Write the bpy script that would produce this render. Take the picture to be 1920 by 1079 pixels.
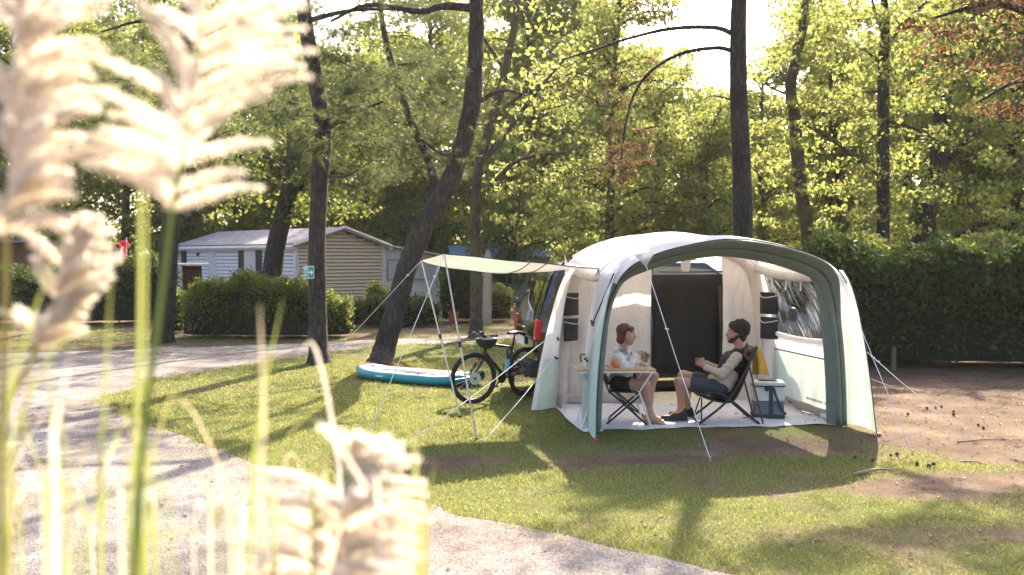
import bpy, math, random
import numpy as np
from math import sin, cos, pi, radians, sqrt, atan2
from mathutils import Vector, Matrix
scn = bpy.context.scene
for o in list(bpy.data.objects): bpy.data.objects.remove(o)
# ------------------------------------------------------------------ camera, sky, sun, exposure
F, CX, CY, CAMH = 1867.0, 960.0, 539.5, 2.0
PITCH = math.atan((539.5-484)/F)
cd = bpy.data.cameras.new('camera'); cam = bpy.data.objects.new('camera', cd)
scn.collection.objects.link(cam); scn.camera = cam
cd.sensor_width = 36; cd.lens = F/1920*36; cd.clip_end = 600; cd.clip_start = 0.05
cam.location = (0, 0, CAMH); cam.rotation_euler = (pi/2-PITCH, 0, 0)
cd.dof.use_dof = True; cd.dof.focus_distance = 12.0; cd.dof.aperture_fstop = 1.9
SUN_AZ, SUN_EL = radians(14.5), radians(36)      # azimuth to the right of the view direction
w = bpy.data.worlds.new('World'); scn.world = w; w.use_nodes = True
nt = w.node_tree; nt.nodes.clear()
sky = nt.nodes.new('ShaderNodeTexSky'); sky.sky_type = 'NISHITA'; sky.sun_disc = False
sky.sun_elevation = SUN_EL; sky.sun_rotation = SUN_AZ; sky.dust_density = 4.0; sky.air_density = .8; sky.ozone_density = .5
bg = nt.nodes.new('ShaderNodeBackground'); bg.inputs[1].default_value = 0.15
wo = nt.nodes.new('ShaderNodeOutputWorld')
nt.links.new(sky.outputs[0], bg.inputs[0]); nt.links.new(bg.outputs[0], wo.inputs[0])
sl = bpy.data.lights.new('sun', 'SUN'); sun = bpy.data.objects.new('sun', sl); scn.collection.objects.link(sun)
sl.energy = 5.0; sl.angle = radians(0.55); sl.color = (1.0, 0.88, 0.69)
sd = Vector((sin(SUN_AZ)*cos(SUN_EL), cos(SUN_AZ)*cos(SUN_EL), sin(SUN_EL)))
sun.rotation_euler = sd.to_track_quat('Z', 'Y').to_euler(); sun.location = (6, 20, 25)
scn.view_settings.view_transform = 'Standard'; scn.view_settings.look = 'None'
scn.view_settings.exposure = 1.85; scn.view_settings.gamma = 1.0
cy = scn.cycles
cy.volume_bounces = 0; cy.use_denoising = True; cy.max_bounces = 7; cy.diffuse_bounces = 3; cy.glossy_bounces = 3
cy.transmission_bounces = 5; cy.transparent_max_bounces = 12
cy.caustics_reflective = False; cy.caustics_refractive = False
# ------------------------------------------------------------------ helpers
rng = np.random.default_rng(11); R = random.Random(5)
COL = scn.collection
def ray(px, py):
    x = (px-CX)/F; y = (CY-py)/F; c, s = cos(PITCH), sin(PITCH)
    return np.array([x, c+y*s, -s+y*c])
def G(px, py, z=0.0):                  # photograph pixel -> point on the ground (height z)
    r = ray(px, py); t = (z-CAMH)/r[2]; return np.array([r[0]*t, r[1]*t, z])
def P(px, py, Y):                      # photograph pixel -> point at distance Y
    r = ray(px, py); t = Y/r[1]; return np.array([r[0]*t, Y, CAMH+r[2]*t])
def A(*p): return np.array(p, float)
def link(o, parent=None):
    COL.objects.link(o)
    if parent is not None: o.parent = parent
    return o
def tag(o, label=None, cat=None, group=None, kind=None):
    if label: o['label'] = label
    if cat: o['category'] = cat
    if group: o['group'] = group
    if kind: o['kind'] = kind
    return o
def empty(name, loc=(0,0,0), rz=0, label=None, cat=None, group=None):
    o = bpy.data.objects.new(name, None); o.location = loc; o.rotation_euler = (0,0,rz)
    o.empty_display_size = .1
    link(o); return tag(o, label, cat, group)
def copy_tree(o, parent=None):
    c = o.copy(); link(c, parent)
    for ch in o.children: copy_tree(ch, c)
    return c
def frame(d, hint=(0,0,1)):
    d = np.asarray(d, float); d = d/np.linalg.norm(d); h = np.array(hint, float)
    if abs(d@h) > .95: h = np.array([1.,0,0])
    a = np.cross(h, d); a /= np.linalg.norm(a); b = np.cross(d, a); return a, b, d
def spline(pts, n):
    p = np.array(pts, float); k = len(p)
    q = np.vstack([2*p[0]-p[1], p, 2*p[-1]-p[-2]]); out = []
    for t in np.linspace(0, k-1, n):
        i = min(int(t), k-2); f = t-i; a, b, c, d = q[i:i+4]
        out.append(.5*((2*b)+(-a+c)*f+(2*a-5*b+4*c-d)*f*f+(-a+3*b-3*c+d)*f**3))
    return np.array(out)
class MB:
    def __init__(s): s.v = []; s.f = []; s.m = []; s.n = 0
    def add(s, V, Fs, m=0):
        s.v += [tuple(map(float, p)) for p in V]
        s.f += [tuple(i+s.n for i in f) for f in Fs]; s.m += [m]*len(Fs); s.n = len(s.v); return s
    def box(s, c, size, rot=None, m=0, taper=1.0):
        hx, hy, hz = [k/2 for k in size]
        V = []
        for z in (-1, 1):
            t = taper if z > 0 else 1
            for x, y in ((-1,-1),(1,-1),(1,1),(-1,1)): V.append((x*hx*t, y*hy*t, z*hz))
        V = np.array(V)
        if rot is not None: V = V @ np.array(Matrix.Rotation(rot[1], 3, rot[0])).T if isinstance(rot, tuple) else V @ np.array(rot).T
        return s.add(V+np.array(c), [(3,2,1,0),(4,5,6,7),(0,1,5,4),(1,2,6,5),(2,3,7,6),(3,0,4,7)], m)
    def tube(s, path, r, n=8, m=0, cap=True, squash=1.0):
        path = np.array(path, float); k = len(path)
        r = np.full(k, r) if np.isscalar(r) else np.interp(np.linspace(0,1,k), np.linspace(0,1,len(r)), r)
        V = []; a = None
        for i in range(k):
            d = path[min(i+1,k-1)]-path[max(i-1,0)]
            if a is None: a, b, _ = frame(d)
            else:
                d = d/np.linalg.norm(d); a = a-d*(a@d); a /= np.linalg.norm(a); b = np.cross(d, a)
            for j in range(n):
                t = 2*pi*j/n; V.append(path[i]+r[i]*(cos(t)*a*squash+sin(t)*b))
        Fs = [(i*n+j, i*n+(j+1)%n, (i+1)*n+(j+1)%n, (i+1)*n+j) for i in range(k-1) for j in range(n)]
        if cap: Fs += [tuple(range(n-1,-1,-1)), tuple((k-1)*n+j for j in range(n))]
        return s.add(V, Fs, m)
    def lathe(s, prof, c=(0,0,0), n=20, m=0, axis=None):
        V = []; k = len(prof)
        for r, z in prof:
            for j in range(n):
                t = 2*pi*j/n; V.append((r*cos(t), r*sin(t), z))
        V = np.array(V)
        if axis is not None:
            a, b, d = frame(axis); V = V[:,:1]*a+V[:,1:2]*b+V[:,2:3]*d
        Fs = [(i*n+j, i*n+(j+1)%n, (i+1)*n+(j+1)%n, (i+1)*n+j) for i in range(k-1) for j in range(n)]
        if prof[0][0] > 1e-6: Fs.append(tuple(range(n-1,-1,-1)))
        if prof[-1][0] > 1e-6: Fs.append(tuple((k-1)*n+j for j in range(n)))
        return s.add(V+np.array(c), Fs, m)
    def torus(s, c, axis, Rr, r, n=32, k=8, m=0):
        a, b, d = frame(axis); V = []
        for i in range(n):
            t = 2*pi*i/n; e = cos(t)*a+sin(t)*b
            for j in range(k):
                q = 2*pi*j/k; V.append(np.array(c)+e*(Rr+r*cos(q))+d*r*sin(q))
        return s.add(V, [(i*k+j, ((i+1)%n)*k+j, ((i+1)%n)*k+(j+1)%k, i*k+(j+1)%k) for i in range(n) for j in range(k)], m)
    def grid(s, fn, nu, nv, m=0, mf=None, skip=None):
        V = [fn(i/(nu-1), j/(nv-1)) for j in range(nv) for i in range(nu)]
        n0 = s.n; Fs = []; ms = []
        for j in range(nv-1):
            for i in range(nu-1):
                if skip and skip((i+.5)/(nu-1), (j+.5)/(nv-1)): continue
                Fs.append((j*nu+i, j*nu+i+1, (j+1)*nu+i+1, (j+1)*nu+i)); ms.append(mf((i+.5)/(nu-1), (j+.5)/(nv-1)) if mf else m)
        s.add(V, Fs); s.m[len(s.m)-len(ms):] = ms; return s
    def prism(s, poly, d0, d1, ax=(0,1,2), m=0):
        n = len(poly); V = []
        for d in (d0, d1):
            for p in poly:
                q = [0,0,0]; q[ax[0]] = p[0]; q[ax[1]] = p[1]; q[ax[2]] = d; V.append(q)
        Fs = [tuple(range(n-1,-1,-1)), tuple(range(n,2*n))]+[(i,(i+1)%n,n+(i+1)%n,n+i) for i in range(n)]
        return s.add(V, Fs, m)
    def ball(s, c, r, n=14, k=9, m=0):
        r = np.array(r if not np.isscalar(r) else (r,r,r)); V = []
        for j in range(k):
            q = pi*j/(k-1)
            for i in range(n):
                t = 2*pi*i/n; V.append(np.array(c)+r*np.array([sin(q)*cos(t), sin(q)*sin(t), -cos(q)]))
        return s.add(V, [(j*n+i, j*n+(i+1)%n, (j+1)*n+(i+1)%n, (j+1)*n+i) for j in range(k-1) for i in range(n)], m)
    def build(s, name, mats, parent=None, smooth=True, solid=0, bevel=0):
        me = bpy.data.meshes.new(name); me.from_pydata(s.v, [], s.f)
        mats = mats if isinstance(mats, (list, tuple)) else [mats]
        for x in mats: me.materials.append(x)
        if len(mats) > 1: me.polygons.foreach_set('material_index', s.m)
        if smooth:
            me.polygons.foreach_set('use_smooth', [True]*len(s.f))
        me.update(); o = link(bpy.data.objects.new(name, me), parent)
        if smooth: 
            try: me.set_sharp_from_angle(angle=radians(38))
            except Exception: pass
        if bevel:
            b = o.modifiers.new('bevel', 'BEVEL'); b.width = bevel; b.segments = 2; b.limit_method = 'ANGLE'; b.angle_limit = radians(40)
        if solid:
            b = o.modifiers.new('solid', 'SOLIDIFY'); b.thickness = solid; b.offset = 0
        return o
def np_mesh(name, V, Q, mats, parent=None, smooth=False, mi=None):
    me = bpy.data.meshes.new(name); V = np.asarray(V, np.float32); Q = np.asarray(Q, np.int32)
    k = Q.shape[1]; nf = len(Q)
    me.vertices.add(len(V)); me.vertices.foreach_set('co', V.ravel())
    me.loops.add(nf*k); me.loops.foreach_set('vertex_index', Q.ravel())
    me.polygons.add(nf); me.polygons.foreach_set('loop_start', np.arange(0, nf*k, k, dtype=np.int32))
    try: me.polygons.foreach_set('loop_total', np.full(nf, k, np.int32))
    except Exception: pass
    for x in (mats if isinstance(mats, (list, tuple)) else [mats]): me.materials.append(x)
    if mi is not None: me.polygons.foreach_set('material_index', np.asarray(mi, np.int32))
    me.polygons.foreach_set('use_smooth', np.full(nf, bool(smooth)))
    me.update(calc_edges=True); me.validate()
    return link(bpy.data.objects.new(name, me), parent)
# ------------------------------------------------------------------ materials
MATS = {}
def nodes(name):
    m = bpy.data.materials.new(name); m.use_nodes = True; t = m.node_tree; t.nodes.clear()
    return m, t, (lambda ty, **k: _n(t, ty, k)), t.links.new
def _n(t, ty, k):
    n = t.nodes.new('ShaderNode'+ty)
    for a, b in k.items():
        if isinstance(a, str) and hasattr(n, a): setattr(n, a, b)
    return n
def ramp(N, L, fac, cols, pos=None):
    r = N('ValToRGB'); e = r.color_ramp.elements
    pos = pos or list(np.linspace(0, 1, len(cols)))
    while len(e) < len(cols): e.new(.5)
    for i, c in enumerate(cols):
        e[i].position = pos[i]; e[i].color = (*c, 1) if len(c) == 3 else c
    L(fac, r.inputs[0]); return r.outputs[0]
def mat(name, col, rough=.6, metal=0, var=.12, scale=8, bump=0, bscale=40, spec=.4, coat=0, emit=None, stretch=None, trans=0, tcol=None):
    if name in MATS: return MATS[name]
    m, t, N, L = nodes(name)
    out = N('OutputMaterial'); b = N('BsdfPrincipled'); tc = N('TexCoord')
    b.inputs['Roughness'].default_value = rough; b.inputs['Metallic'].default_value = metal
    b.inputs['Specular IOR Level'].default_value = spec; b.inputs['Coat Weight'].default_value = coat
    src = tc.outputs['Object']
    if stretch:
        mp = N('Mapping'); mp.inputs['Scale'].default_value = stretch; L(src, mp.inputs[0]); src = mp.outputs[0]
    n1 = N('TexNoise'); n1.inputs['Scale'].default_value = scale; n1.inputs['Detail'].default_value = 5; L(src, n1.inputs['Vector'])
    c = np.array(col)
    co = ramp(N, L, n1.outputs[0], [tuple(c*(1-var)), tuple(np.minimum(c*(1+var), .95))], [.3, .7])
    L(co, b.inputs['Base Color'])
    if bump:
        n2 = N('TexNoise'); n2.inputs['Scale'].default_value = bscale; n2.inputs['Detail'].default_value = 4; L(src, n2.inputs['Vector'])
        bp = N('Bump'); bp.inputs['Strength'].default_value = bump; bp.inputs['Distance'].default_value = .02
        L(n2.outputs[0], bp.inputs['Height']); L(bp.outputs[0], b.inputs['Normal'])
    sh = b.outputs[0]
    if trans:
        tr = N('BsdfTranslucent'); mx = N('MixShader'); mx.inputs[0].default_value = trans
        if tcol: tr.inputs[0].default_value = (*tcol, 1)
        else: L(co, tr.inputs[0])
        L(sh, mx.inputs[1]); L(tr.outputs[0], mx.inputs[2]); sh = mx.outputs[0]
    L(sh, out.inputs[0]); MATS[name] = m; return m
def leaf_mat(name, cols, tcols, trans=.5, rough=.5):
    m, t, N, L = nodes(name); out = N('OutputMaterial'); g = N('NewGeometry')
    b = N('BsdfPrincipled'); b.inputs['Roughness'].default_value = rough; b.inputs['Specular IOR Level'].default_value = .3
    tr = N('BsdfTranslucent'); mx = N('MixShader'); mx.inputs[0].default_value = trans
    f = g.outputs['Random Per Island']
    L(ramp(N, L, f, cols), b.inputs['Base Color']); L(ramp(N, L, f, tcols), tr.inputs[0])
    L(b.outputs[0], mx.inputs[1]); L(tr.outputs[0], mx.inputs[2]); L(mx.outputs[0], out.inputs[0])
    MATS[name] = m; return m
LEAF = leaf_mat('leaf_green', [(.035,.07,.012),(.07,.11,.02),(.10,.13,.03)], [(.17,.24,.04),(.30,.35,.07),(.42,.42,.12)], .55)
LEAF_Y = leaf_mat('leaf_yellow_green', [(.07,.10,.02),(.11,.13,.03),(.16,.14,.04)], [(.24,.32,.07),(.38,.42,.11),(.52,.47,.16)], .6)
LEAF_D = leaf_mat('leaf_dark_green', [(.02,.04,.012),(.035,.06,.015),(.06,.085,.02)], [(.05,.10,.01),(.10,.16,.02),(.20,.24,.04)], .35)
LEAF_R = leaf_mat('leaf_rust', [(.10,.04,.02),(.13,.06,.03),(.09,.08,.03)], [(.20,.09,.05),(.26,.15,.07),(.20,.19,.06)], .4)
NEEDLE = leaf_mat('pine_needles', [(.03,.055,.02),(.05,.08,.03),(.08,.10,.04)], [(.10,.16,.04),(.18,.22,.06),(.28,.26,.10)], .4)
GRASS = leaf_mat('grass_blades', [(.075,.10,.025),(.12,.135,.04),(.24,.20,.10)], [(.24,.29,.06),(.36,.37,.10),(.50,.43,.20)], .5)
PLUME = leaf_mat('plume_hair', [(.80,.72,.62),(.89,.84,.77),(.94,.92,.88)], [(.95,.81,.62),(.97,.89,.77),(.98,.95,.90)], .6)
BLADE = leaf_mat('reed_blade', [(.14,.18,.05),(.21,.24,.07),(.42,.34,.18)], [(.26,.33,.07),(.36,.40,.11),(.55,.46,.25)], .4)
def bark_mat(name, c0, c1, sc=9, moss=None):
    m, t, N, L = nodes(name); out = N('OutputMaterial'); b = N('BsdfPrincipled'); tc = N('TexCoord')
    mp = N('Mapping'); mp.inputs['Scale'].default_value = (sc, sc, sc*.28); L(tc.outputs['Object'], mp.inputs[0])
    v = N('TexVoronoi'); v.feature = 'DISTANCE_TO_EDGE'; v.inputs['Scale'].default_value = 1.25
    nz = N('TexNoise'); nz.inputs['Scale'].default_value = 1.3; nz.inputs['Detail'].default_value = 7; L(mp.outputs[0], nz.inputs['Vector'])
    mixv = N('VectorMath'); mixv.operation = 'ADD'; L(mp.outputs[0], mixv.inputs[0]); L(nz.outputs[1], mixv.inputs[1]); L(mixv.outputs[0], v.inputs['Vector'])
    co = ramp(N, L, v.outputs[0], [tuple(np.array(c0)*.45), c0, c1], [0, .14, .6])
    n4 = N('TexNoise'); n4.inputs['Scale'].default_value = 3.5; n4.inputs['Detail'].default_value = 8; L(tc.outputs['Object'], n4.inputs['Vector'])
    mm = N('MixRGB'); mm.blend_type = 'MULTIPLY'; mm.inputs[0].default_value = 1; L(co, mm.inputs[1]); L(ramp(N, L, n4.outputs[0], [(.45,.42,.4),(1,1,1),(1.5,1.35,1.2)], [.3,.5,.75]), mm.inputs[2]); co = mm.outputs[0]
    if moss:
        n3 = N('TexNoise'); n3.inputs['Scale'].default_value = 2.5; n3.inputs['Detail'].default_value = 6; L(tc.outputs['Object'], n3.inputs['Vector'])
        fr = ramp(N, L, n3.outputs[0], [(0,0,0),(1,1,1)], [.48,.62]); mc = N('MixRGB'); L(fr, mc.inputs[0]); L(co, mc.inputs[1]); mc.inputs[2].default_value = (*moss,1); co = mc.outputs[0]
    L(co, b.inputs['Base Color']); b.inputs['Roughness'].default_value = .9
    bp = N('Bump'); bp.inputs['Strength'].default_value = 1; bp.inputs['Distance'].default_value = .05; L(v.outputs[0], bp.inputs['Height']); L(bp.outputs[0], b.inputs['Normal'])
    L(b.outputs[0], out.inputs[0]); MATS[name] = m; return m
BARK = bark_mat('bark_pine', (.05,.037,.03), (.10,.072,.055))
BARK_D = bark_mat('bark_dark', (.035,.028,.022), (.07,.055,.042), 12)
BARK_M = bark_mat('bark_mossy', (.09,.06,.04), (.17,.11,.075), 11, (.09,.10,.03))
def fabric(name, col, trans=.25, fold=.25, fscale=(1.2,1.2,.5), rough=.8):
    if name in MATS: return MATS[name]
    m, t, N, L = nodes(name); out = N('OutputMaterial'); b = N('BsdfPrincipled'); tc = N('TexCoord')
    b.inputs['Roughness'].default_value = rough; b.inputs['Specular IOR Level'].default_value = .25
    mp = N('Mapping'); mp.inputs['Scale'].default_value = fscale; L(tc.outputs['Object'], mp.inputs[0])
    n1 = N('TexNoise'); n1.inputs['Scale'].default_value = 4; n1.inputs['Detail'].default_value = 6; n1.inputs['Distortion'].default_value = 1.2; L(mp.outputs[0], n1.inputs['Vector'])
    n2 = N('TexNoise'); n2.inputs['Scale'].default_value = 2.2; n2.inputs['Detail'].default_value = 3; L(tc.outputs['Object'], n2.inputs['Vector'])
    c = np.array(col); co = ramp(N, L, n2.outputs[0], [tuple(c*.93), tuple(np.minimum(c*1.05,.92))], [.35,.65]); L(co, b.inputs['Base Color'])
    bp = N('Bump'); bp.inputs['Strength'].default_value = fold; bp.inputs['Distance'].default_value = .12; L(n1.outputs[0], bp.inputs['Height']); L(bp.outputs[0], b.inputs['Normal'])
    tr = N('BsdfTranslucent'); L(co, tr.inputs[0]); mx = N('MixShader'); mx.inputs[0].default_value = trans
    L(b.outputs[0], mx.inputs[1]); L(tr.outputs[0], mx.inputs[2]); L(mx.outputs[0], out.inputs[0]); MATS[name] = m; return m
WHITE = fabric('tent_white', (.82,.80,.79), .45)
BEIGE = fabric('tent_beige', (.80,.74,.68), .42, .8)
MINT = fabric('tent_mint', (.58,.68,.60), .45, .5)
DGREEN = fabric('tent_dark_green', (.21,.245,.205), .15, .45, (2,2,2))
SHEET = fabric('groundsheet_white', (.72,.70,.72), .0, .5, (1.5,1.5,1.5))
SHEETB = fabric('groundsheet_beige', (.55,.47,.42), .1, .4, (1.5,1.5,1.5))
BLACK = mat('black_cloth', (.012,.013,.013), .85)
MESHB = mat('black_mesh', (.02,.02,.024), .7)
PLB = mat('black_plastic', (.02,.02,.022), .45)
ALU = mat('aluminium', (.75,.73,.70), .35, .8)
WPOLE = mat('pole_steel', (.62,.58,.54), .4, .5)
CORD = mat('white_cord', (.82,.82,.82), .7)
PEGR = mat('peg_red', (.45,.08,.04), .5)
# ------------------------------------------------------------------ ground, path, grass
_pt = rng.random((64, 64))
def vnoise(x, y, s=1.0, seed=0):
    x = np.asarray(x)*s+seed*7.3+100; y = np.asarray(y)*s+seed*3.1+100
    xi = np.floor(x).astype(int); yi = np.floor(y).astype(int); fx = x-xi; fy = y-yi
    fx = fx*fx*(3-2*fx); fy = fy*fy*(3-2*fy)
    g = lambda a, b: _pt[a%64, b%64]
    return (g(xi,yi)*(1-fx)+g(xi+1,yi)*fx)*(1-fy)+(g(xi,yi+1)*(1-fx)+g(xi+1,yi+1)*fx)*fy
def fbm(x, y, s, seed=0): return .55*vnoise(x,y,s,seed)+.3*vnoise(x,y,s*2.1,seed+1)+.15*vnoise(x,y,s*4.3,seed+2)
def inside(poly, x, y):
    x = np.asarray(x); y = np.asarray(y); r = np.zeros(x.shape, bool); n = len(poly)
    for i in range(n):
        (x0,y0),(x1,y1) = poly[i], poly[(i+1)%n]
        if y0 == y1: continue
        c = ((y0 > y) != (y1 > y)) & (x < (x1-x0)*(y-y0)/(y1-y0)+x0); r ^= c
    return r
def gp(l): return [tuple(G(*p)[:2]) for p in l]
EDGE_N = gp([(195,745),(215,772),(330,815),(440,855),(560,886),(680,915),(790,938),(860,966),(940,986),(1080,1012),(1250,1048),(1420,1090),(1640,1160)])
EDGE_F = gp([(960,638),(830,645),(700,652),(580,668),(420,692),(300,712)])
def rough(pts, amp, step=.25, seed=0):
    out = []
    for a, b in zip(pts[:-1], pts[1:]):
        a, b = np.array(a), np.array(b); n = max(1, int(np.linalg.norm(b-a)/step))
        for k in range(n):
            p = a+(b-a)*k/n; out.append((p[0]+amp*(fbm(p[0],p[1],2.2,seed)-.5)*2, p[1]+amp*(fbm(p[0],p[1],2.2,seed+5)-.5)*2))
    return out+[tuple(pts[-1])]
LEDGE = rough(EDGE_F+EDGE_N, .16)
LAWN = LEDGE+[(6,4.2),(30,4.2),(30,17.5),(6,18.5),(2.2,22.5)]
FAR_E = gp([(1000,626),(880,631),(680,639),(560,645),(300,654),(0,664)])+[(-22,20.5),(-30,14)]
PATH = rough(FAR_E, .2, .4, 3)+[(-30,3.9),(3.2,3.9)]+LEDGE[::-1]+[(1.4,24.2)]
def grass_density(x, y):
    x = np.asarray(x, float); y = np.asarray(y, float)
    d = np.where(inside(LAWN, x, y), 1.0, 0.0)
    n = fbm(x, y, .9, 2)
    bare = np.clip((x-3.2)/1.2, 0, 1)*np.clip((y-9.2)/1.5, 0, 1)*.85          # worn earth right of the tent
    bare = np.maximum(bare, .75*np.exp(-(((x-2.8)/1.7)**2+((y-10.35)/.55)**2)))  # in front of the groundsheet
    bare = np.maximum(bare, .6*np.exp(-(((x+.6)/1.2)**2+((y-16.2)/1.2)**2)))      # under the board and bicycle
    bare = np.maximum(bare, .6*np.exp(-(((x-2.9)/2.2)**2+((y-7.1)/.45)**2))); bare = np.maximum(bare, .6*np.exp(-(((x-4.6)/1.1)**2+((y-8.9)/.5)**2))); bare = np.maximum(bare, .5*np.exp(-(((x-1.1)/.9)**2+((y-7.5)/.22)**2)))
    d = d*np.clip(1.25-bare*1.5-np.clip(n-.47, 0, 1)*np.where(y < 10, 4.2, 2.4), 0, 1)
    strip = (~inside(PATH, x, y)) & (~inside(LAWN, x, y)) & (y > 18) & (y < 31) & (x < 2.5)
    d = np.where(strip, np.clip((n-.42)*2.6, 0, .75), d)
    return d
def axis(a, b, st, far):
    c = list(np.arange(a, b+st/2, st)); k = st; lo, hi = a, b
    while hi < far: k *= 1.5; hi += k; c.append(hi)
    k = st
    while lo > -far: k *= 1.5; lo -= k; c.insert(0, lo)
    return np.array(c)
gx = axis(-12, 11, .16, 260); gy = axis(3, 32, .16, 260)
XX, YY = np.meshgrid(gx, gy); nx, ny = len(gx), len(gy)
V = np.stack([XX.ravel(), YY.ravel(), np.zeros(nx*ny)], 1)
ii = np.arange(nx*ny).reshape(ny, nx)
Q = np.stack([ii[:-1,:-1].ravel(), ii[:-1,1:].ravel(), ii[1:,1:].ravel(), ii[1:,:-1].ravel()], 1)
gd = grass_density(V[:,0], V[:,1])
m, t, N, L = nodes('soil_and_turf'); out = N('OutputMaterial'); b = N('BsdfPrincipled'); b.inputs['Roughness'].default_value = .95; b.inputs['Specular IOR Level'].default_value = .1
at = N('Attribute'); at.attribute_name = 'turf'; tc = N('TexCoord')
n1 = N('TexNoise'); n1.inputs['Scale'].default_value = 1.1; n1.inputs['Detail'].default_value = 9; n1.inputs['Roughness'].default_value = .7; L(tc.outputs['Object'], n1.inputs['Vector'])
n2 = N('TexNoise'); n2.inputs['Scale'].default_value = 38; n2.inputs['Detail'].default_value = 6; L(tc.outputs['Object'], n2.inputs['Vector'])
soil = ramp(N, L, n1.outputs[0], [(.075,.047,.032),(.145,.095,.065),(.25,.185,.13)], [.3,.5,.72])
fine = ramp(N, L, n2.outputs[0], [(.45,.42,.4),(1,1,1),(1.0,.95,.85)], [.3,.55,.8])
mu = N('MixRGB'); mu.blend_type = 'MULTIPLY'; mu.inputs[0].default_value = .8; L(soil, mu.inputs[1]); L(fine, mu.inputs[2])
turf = ramp(N, L, n2.outputs[0], [(.05,.065,.018),(.10,.12,.03),(.19,.17,.07)], [.3,.5,.75])
mx = N('MixRGB'); L(at.outputs['Fac'], mx.inputs[0]); L(mu.outputs[0], mx.inputs[1]); L(turf, mx.inputs[2]); L(mx.outputs[0], b.inputs['Base Color'])
bp = N('Bump'); bp.inputs['Strength'].default_value = .7; bp.inputs['Distance'].default_value = .03; L(n2.outputs[0], bp.inputs['Height']); L(bp.outputs[0], b.inputs['Normal']); L(b.outputs[0], out.inputs[0])
ground = np_mesh('ground', V, Q, m); tag(ground, 'worn turf and bare brown earth of the campsite', kind='structure')
a_ = ground.data.attributes.new('turf', 'FLOAT', 'POINT'); a_.data.foreach_set('value', gd.astype(np.float32))
# gravel path
m, t, N, L = nodes('pale_gravel'); out = N('OutputMaterial'); b = N('BsdfPrincipled'); b.inputs['Roughness'].default_value = .9; b.inputs['Specular IOR Level'].default_value = .2; tc = N('TexCoord')
v = N('TexVoronoi'); v.inputs['Scale'].default_value = 75; L(tc.outputs['Object'], v.inputs['Vector'])
n1 = N('TexNoise'); n1.inputs['Scale'].default_value = .8; n1.inputs['Detail'].default_value = 10; n1.inputs['Roughness'].default_value = .65; L(tc.outputs['Object'], n1.inputs['Vector'])
st = ramp(N, L, v.outputs['Color'], [(.13,.118,.115),(.27,.245,.235),(.41,.37,.345)], [.1,.5,.95])
di = ramp(N, L, n1.outputs[0], [(.45,.36,.30),(.85,.79,.76),(1,1,1)], [.34,.47,.60])
mu = N('MixRGB'); mu.blend_type = 'MULTIPLY'; mu.inputs[0].default_value = .9; L(st, mu.inputs[1]); L(di, mu.inputs[2]); L(mu.outputs[0], b.inputs['Base Color'])
bp = N('Bump'); bp.inputs['Strength'].default_value = .9; bp.inputs['Distance'].default_value = .012; L(v.outputs['Distance'], bp.inputs['Height']); L(bp.outputs[0], b.inputs['Normal']); L(b.outputs[0], out.inputs[0])
import bmesh
bm = bmesh.new(); bv = [bm.verts.new((x, y, .005)) for x, y in PATH]; bf = bm.faces.new(bv)
if bf.normal.z < 0: bf.normal_flip()
bmesh.ops.triangulate(bm, faces=[bf]); bm.normal_update()
me = bpy.data.meshes.new('gravel_path'); bm.to_mesh(me); bm.free(); me.materials.append(m)
gpath = link(bpy.data.objects.new('gravel_path', me)); tag(gpath, 'pale grey gravel lane curving round the lawn', kind='structure')
for p in me.polygons: 
    if p.normal.z < 0: me.flip_normals(); break
# grass blades: one mass nobody could count
def scatter(n, x0, x1, y0, y1): return rng.uniform(x0, x1, n), rng.uniform(y0, y1, n)
bx, by = [], []
for (y0, y1, x0, x1, den) in ((4.6,7.6,-1,5.5,3400),(7.6,10,-3.2,6.2,2900),(10,14,-6.2,7.5,1900),(14,19.5,-7.5,8,1050),(19.5,31,-15,3,260)):
    x, y = scatter(int((y1-y0)*(x1-x0)*den), x0, x1, y0, y1)
    k = rng.random(len(x)) < grass_density(x, y)**1.2
    k &= ~((np.abs(x-2.2-(y-12.5)*-.12) < 1.55) & (y > 11.1) & (y < 14.2))
    bx.append(x[k]); by.append(y[k])
bx = np.concatenate(bx); by = np.concatenate(by); n = len(bx)
ex, ey = [], []
for p in LEDGE:                                                 # ragged taller tufts on the lawn edge
    for _ in range(46): ex.append(p[0]+R.gauss(0,.11)); ey.append(p[1]+R.gauss(0,.11))
edge_n = len(ex); bx = np.concatenate([bx, ex]); by = np.concatenate([by, ey]); n = len(bx)
h = rng.uniform(.015, .045, n)*(.35+1.25*fbm(bx, by, 1.7, 9)**1.4); h[-edge_n:] *= 1.5
wd = np.interp(by, [5, 10, 20, 30], [.0028, .004, .009, .016]); th = rng.uniform(0, 2*pi, n); ln = rng.uniform(.2, .95, n)*h; la = rng.uniform(0, 2*pi, n)
B = np.stack([bx, by, np.zeros(n)], 1); wv = np.stack([np.cos(th)*wd, np.sin(th)*wd, np.zeros(n)], 1)
T = B+np.stack([np.cos(la)*ln, np.sin(la)*ln, h], 1)
V = np.empty((n, 3, 3)); V[:,0] = B-wv; V[:,1] = B+wv; V[:,2] = T
gr = np_mesh('lawn_grass', V.reshape(-1,3), np.arange(n*3).reshape(-1,3), GRASS)
tag(gr, 'short sunlit yellow green grass of the lawn', 'grass', kind='stuff')
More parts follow.
